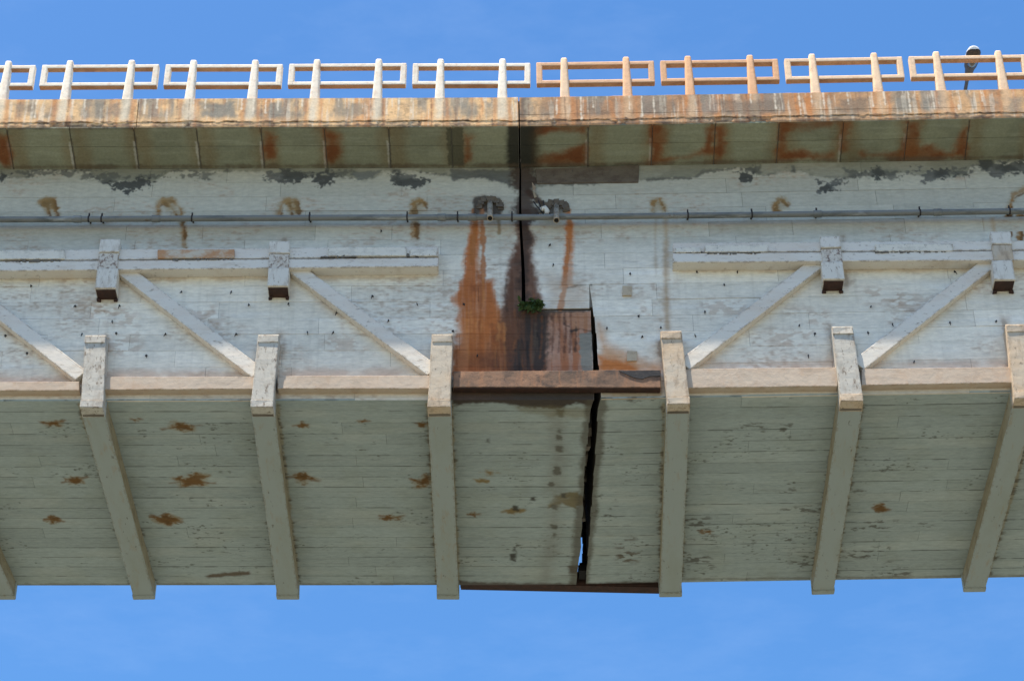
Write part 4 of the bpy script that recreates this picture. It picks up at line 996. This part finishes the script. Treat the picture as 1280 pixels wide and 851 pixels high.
# ------------------------------------------------------------------ railing panels
def rail_parts():
    ps = []
    def rbox(x0, x1, y0, y1, z0, z1, bv):
        bm = bmesh.new(); box_bm(bm, x0, x1, y0, y1, z0, z1); bevel(bm, bv, 2); return bm
    zu1, zu0, zl1, zl0 = .835, .755, .435, .355
    hw = .985
    ps.append(('top_rail', rbox(-hw + .07, hw - .07, .075, .185, zu0, zu1, .018)))
    ps.append(('bottom_rail', rbox(-hw + .07, hw - .07, .075, .185, zl0, zl1, .018)))
    for s in (-1, 1):
        bm = bmesh.new(); xa, xb = sorted((s * hw, s * (hw - .10)))
        box_bm(bm, xa, xb, .073, .187, zl0 - .002, zu1 + .002); bevel(bm, .02, 2); ps.append(('end_upright', bm))
        bm = bmesh.new(); c = s * .519
        hexa(bm, [(c - .084, .035, -.02), (c + .084, .035, -.02), (c + .054, .05, .925), (c - .054, .05, .925), (c - .084, .205, -.02), (c + .084, .205, -.02), (c + .054, .165, .925), (c - .054, .165, .925)])
        bevel(bm, .045, 4)
        for f_ in bm.faces: f_.smooth = True
        bmesh.ops.subdivide_edges(bm, edges=[e for e in bm.edges if abs(e.verts[0].co.z - e.verts[1].co.z) > .5], cuts=4)
        ps.append(('post', bm))
    return ps
def shade_bev(o):
    pass
PROTO = [(n, b) for n, b in rail_parts()]
meshes = []
for n, b in PROTO:
    bmesh.ops.recalc_face_normals(b, faces=b.faces[:]); me = bpy.data.meshes.new(n); b.to_mesh(me); b.free(); me.materials.append(M['rail']); me.materials.append(M['rail_under_shade'])
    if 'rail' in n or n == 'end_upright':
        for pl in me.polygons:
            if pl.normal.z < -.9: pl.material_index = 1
    meshes.append((n, me))
ORD = ['leftmost cut-off', 'second', 'third', 'fourth', 'fifth', 'sixth', 'seventh', 'eighth', 'rightmost']
CREAM, ORG1, ORG2, PEACH = (0.88, 0.78, 0.64), (0.78, 0.47, 0.28), (0.74, 0.42, 0.23), (0.84, 0.60, 0.40)
first = None
for j in range(-2, 12):
    c = -8.5293 + 1.038 * (2 * j + .5) - 1.038
    sd = side_of(c)
    z = Z_FT + sag(c)
    if 0 <= j < 9:
        col = ['pale cream', 'pale cream', 'pale cream', 'pale cream', 'cream', 'orange tinged', 'orange stained', 'peach', 'peach'][j]
        where = ['at the left picture edge', 'second from the left', 'third from the left', 'fourth from the left', 'just left of the crack', 'just right of the crack', 'second to the right of the crack', 'third to the right of the crack', 'in front of the street lamp'][j]
        lab = f'{col} concrete railing panel with two posts, {where}'
    else: lab = {-1: 'cream concrete railing panel next past the left picture edge', -2: 'cream concrete railing panel farthest left, past the picture edge', 9: 'peach concrete railing panel next past the right picture edge', 10: 'second peach concrete railing panel past the right picture edge', 11: 'peach concrete railing panel farthest right, past the picture edge'}[j]
    grp = 'concrete railing panels along the bridge edge' if 0 <= j < 9 else ('railing panels beyond the left edge' if j < 0 else 'railing panels beyond the right edge')
    t = empty('railing_panel', (c, D_FAS, z), lab, 'railing', grp, (random.uniform(-.006, .006), -math.atan(SL[sd]) + random.uniform(-.003, .003), random.uniform(-.004, .004)))
    tint = (CREAM, CREAM, CREAM, CREAM, CREAM, ORG1, ORG2, PEACH, PEACH)[min(max(j, 0), 8)]
    if first is None:
        kids = []
        for n, me in meshes:
            o = bpy.data.objects.new(n, me); C.objects.link(o); o.parent = t; kids.append(o)
        first = kids
    else:
        kids = []
        for k in first:
            o = k.copy(); C.objects.link(o); o.parent = t; kids.append(o)
    for o in kids:
        f = .94 + .1 * random.random(); tt = tint
        if j == 5 and o.name.startswith('post') and random.random() < .5: tt = PEACH
        o.color = (tt[0] * f, tt[1] * f, tt[2] * f, 1)

# ------------------------------------------------------------------ service pipe
pp = [at_D(u, v, 32.10) for u, v in ((-700, 276), (-200, 275), (0, 274.6), (200, 273.6), (400, 272.4), (600, 271.6), (652, 271.8), (700, 271.2), (900, 269.2), (1100, 266.6), (1280, 264), (1500, 261), (2000, 255))]
t = empty('service_pipe', (pp[6].x, 32.10, pp[6].z), 'thin grey service pipe running along the bridge side below the deck', 'pipe')
bm = bmesh.new(); tube(bm, pp, .049, 14); obj('pipe_run', bm, 'pipe', t, t.location)
def pipe_at(u):
    for a, b, (ua, ub) in zip(pp, pp[1:], zip((-700, -200, 0, 200, 400, 600, 652, 700, 900, 1100, 1280, 1500), (-200, 0, 200, 400, 600, 652, 700, 900, 1100, 1280, 1500, 2000))):
        if ua <= u <= ub: return a + (b - a) * ((u - ua) / (ub - ua)), (b - a).normalized()
for u in (97, 195, 552, 590, 1022, 1172):
    p, d = pipe_at(u); bm = bmesh.new(); tube(bm, [p - d * .07, p - d * .06, p + d * .06, p + d * .07], [.053, .06, .06, .053], 14); obj('collar', bm, 'pipe', t, t.location)
for u in (-60, 111, 127, 240, 387, 509, 572, 640, 860, 940, 1021, 1150, 1262):
    p, d = pipe_at(u); bm = bmesh.new()
    tube(bm, [p - d * .012, p + d * .012], .055, 12)
    box_bm(bm, p.x - .013, p.x + .013, p.y - .01, 32.33, p.z + .05, p.z + .075, .002)
    box_bm(bm, p.x - .012, p.x + .012, 32.09, 32.12, p.z + .055, p.z + .12, .003)
    obj('clamp', bm, 'iron', t, t.location)

# ------------------------------------------------------------------ street lamp on the far side of the deck
h0 = at_D(1217, 66, 34.3); h1 = at_D(1209.5, 97, 35.3); h2 = at_D(1205, 122, 36.3)
base = Vector((h2.x - .12, 38.1, Z_FT + sag(h2.x)))
t = empty('street_lamp', base, 'street lamp with white topped dark head rising behind the railing at right', 'street lamp')
top = h2 + (h2 - h1) * .9 + Vector((0, 0, -.05))
bm = bmesh.new()
arm = [h1 + (h1 - h2) * .25, h1, h2, top, top + Vector((-.02, .75, -.28)), Vector((base.x, 38.0, top.z - .9)), Vector((base.x, 38.1, top.z - 1.6)), Vector((base.x, 38.1, (base.z + top.z) / 2)), base]
tube(bm, arm, [.034, .034, .036, .04, .045, .05, .06, .07, .085], 12); obj('pole', bm, 'lampdark', t, base)
ax = (h1 - h0); Lh = ax.length; ax.normalize(); sx = Vector((1, 0, 0)); sx = (sx - ax * sx.dot(ax)).normalized(); uz = sx.cross(ax).normalized()
if uz.z < 0: uz = -uz
def shell(prof, n=14, lo=0, hi=math.pi):
    bm = bmesh.new(); rings_ = []
    for s, w, h, off in prof:
        c = h0 + ax * (s * Lh) + uz * off
        rings_.append([bm.verts.new(c + sx * (math.cos(lo + (hi - lo) * k / n) * w) + uz * (math.sin(lo + (hi - lo) * k / n) * h)) for k in range(n + 1)])
    for a, b in zip(rings_, rings_[1:]):
        for k in range(n):
            f = bm.faces.new((a[k], a[k + 1], b[k + 1], b[k])); f.smooth = True
        bm.faces.new((a[n], a[0], b[0], b[n]))
    bm.faces.new(rings_[0][::-1]); bm.faces.new(rings_[-1])
    return bm
obj('head_cover', shell([(-.09, .07, .055, .025), (-.05, .105, .09, .02), (.05, .125, .125, .01), (.2, .135, .14, 0), (.38, .125, .12, 0), (.52, .09, .08, 0)]), 'lampshell', t, base)
obj('head_body', shell([(-.10, .075, -.03, .018), (-.06, .115, -.09, .014), (.02, .134, -.12, .01), (.1, .13, -.08, -.004), (.3, .135, -.09, -.004), (.52, .115, -.08, -.004), (.62, .09, -.07, -.004), (.95, .06, -.05, -.004), (1.12, .04, -.04, -.004)]), 'lampdark', t, base)
obj('head_neck', shell([(.524, .10, .075, 0), (.7, .075, .06, 0), (1.0, .055, .05, 0), (1.12, .04, .04, 0)]), 'lampdark', t, base)
obj('lens', shell([(.0, .05, -.05, -.045), (.08, .085, -.075, -.05), (.3, .09, -.085, -.055), (.42, .05, -.05, -.05)]), 'lens', t, base)

# ------------------------------------------------------------------ the weed growing in the crack
wr = random.Random(21)
wp = at_D(664, 386, 32.2)
t = empty('weed', wp, 'small green leafy weed sprouting from the crack above the ledge', 'plant')
leaf_me = []
for k in range(4):
    bm = bmesh.new(); L, w = wr.uniform(.09, .13), wr.uniform(.028, .042)
    cs = [(0, 0), (.3, .8), (.6, 1), (.85, .6)]; mid = []
    top_ = [bm.verts.new((w * f, L * s, -.25 * L * s * s + .010)) for s, f in cs]; bot_ = [bm.verts.new((-w * f - .0005, L * s, -.25 * L * s * s + .010)) for s, f in cs]
    ctr = [bm.verts.new((0, L * s, -.25 * L * s * s)) for s, f in cs]; tip = bm.verts.new((0, L, -.25 * L))
    for i in range(3):
        bm.faces.new((ctr[i], top_[i], top_[i + 1], ctr[i + 1])); bm.faces.new((bot_[i], ctr[i], ctr[i + 1], bot_[i + 1]))
    bm.faces.new((ctr[3], top_[3], tip)); bm.faces.new((bot_[3], ctr[3], tip))
    me = bpy.data.meshes.new('leaf'); bm.to_mesh(me); bm.free(); me.materials.append(M['leaf']); leaf_me.append(me)
for k in range(5):                          # roots trailing down into the crack
    bm = bmesh.new(); q = wr.uniform(-.16, .16); tube(bm, [Vector((q * .3, .03, 0)), Vector((q * .7, -.03, -.05)), Vector((q, -.035, -wr.uniform(.10, .22)))], [.007, .006, .003], 5); obj('root', bm, 'stem', t)
for k in range(11):
    a = wr.uniform(-.4, math.pi * 1.1); e = Vector((math.cos(a) * wr.uniform(.08, .20), -wr.uniform(.02, .14), math.sin(a) * wr.uniform(.04, .13) - .01))
    bm = bmesh.new(); tube(bm, [Vector((0, .06, 0)), e * .5 + Vector((0, 0, .03)), e], [.006, .005, .003], 5)
    stm = obj('stem', bm, 'stem', t)
    for q in range(8):
        o = bpy.data.objects.new('leaf', wr.choice(leaf_me)); C.objects.link(o); o.parent = stm
        o.location = e * wr.uniform(.35, 1.05) + Vector((0, 0, .02)); o.rotation_euler = (wr.uniform(-1.2, .8), wr.uniform(-.8, .8), wr.uniform(0, 6.28))
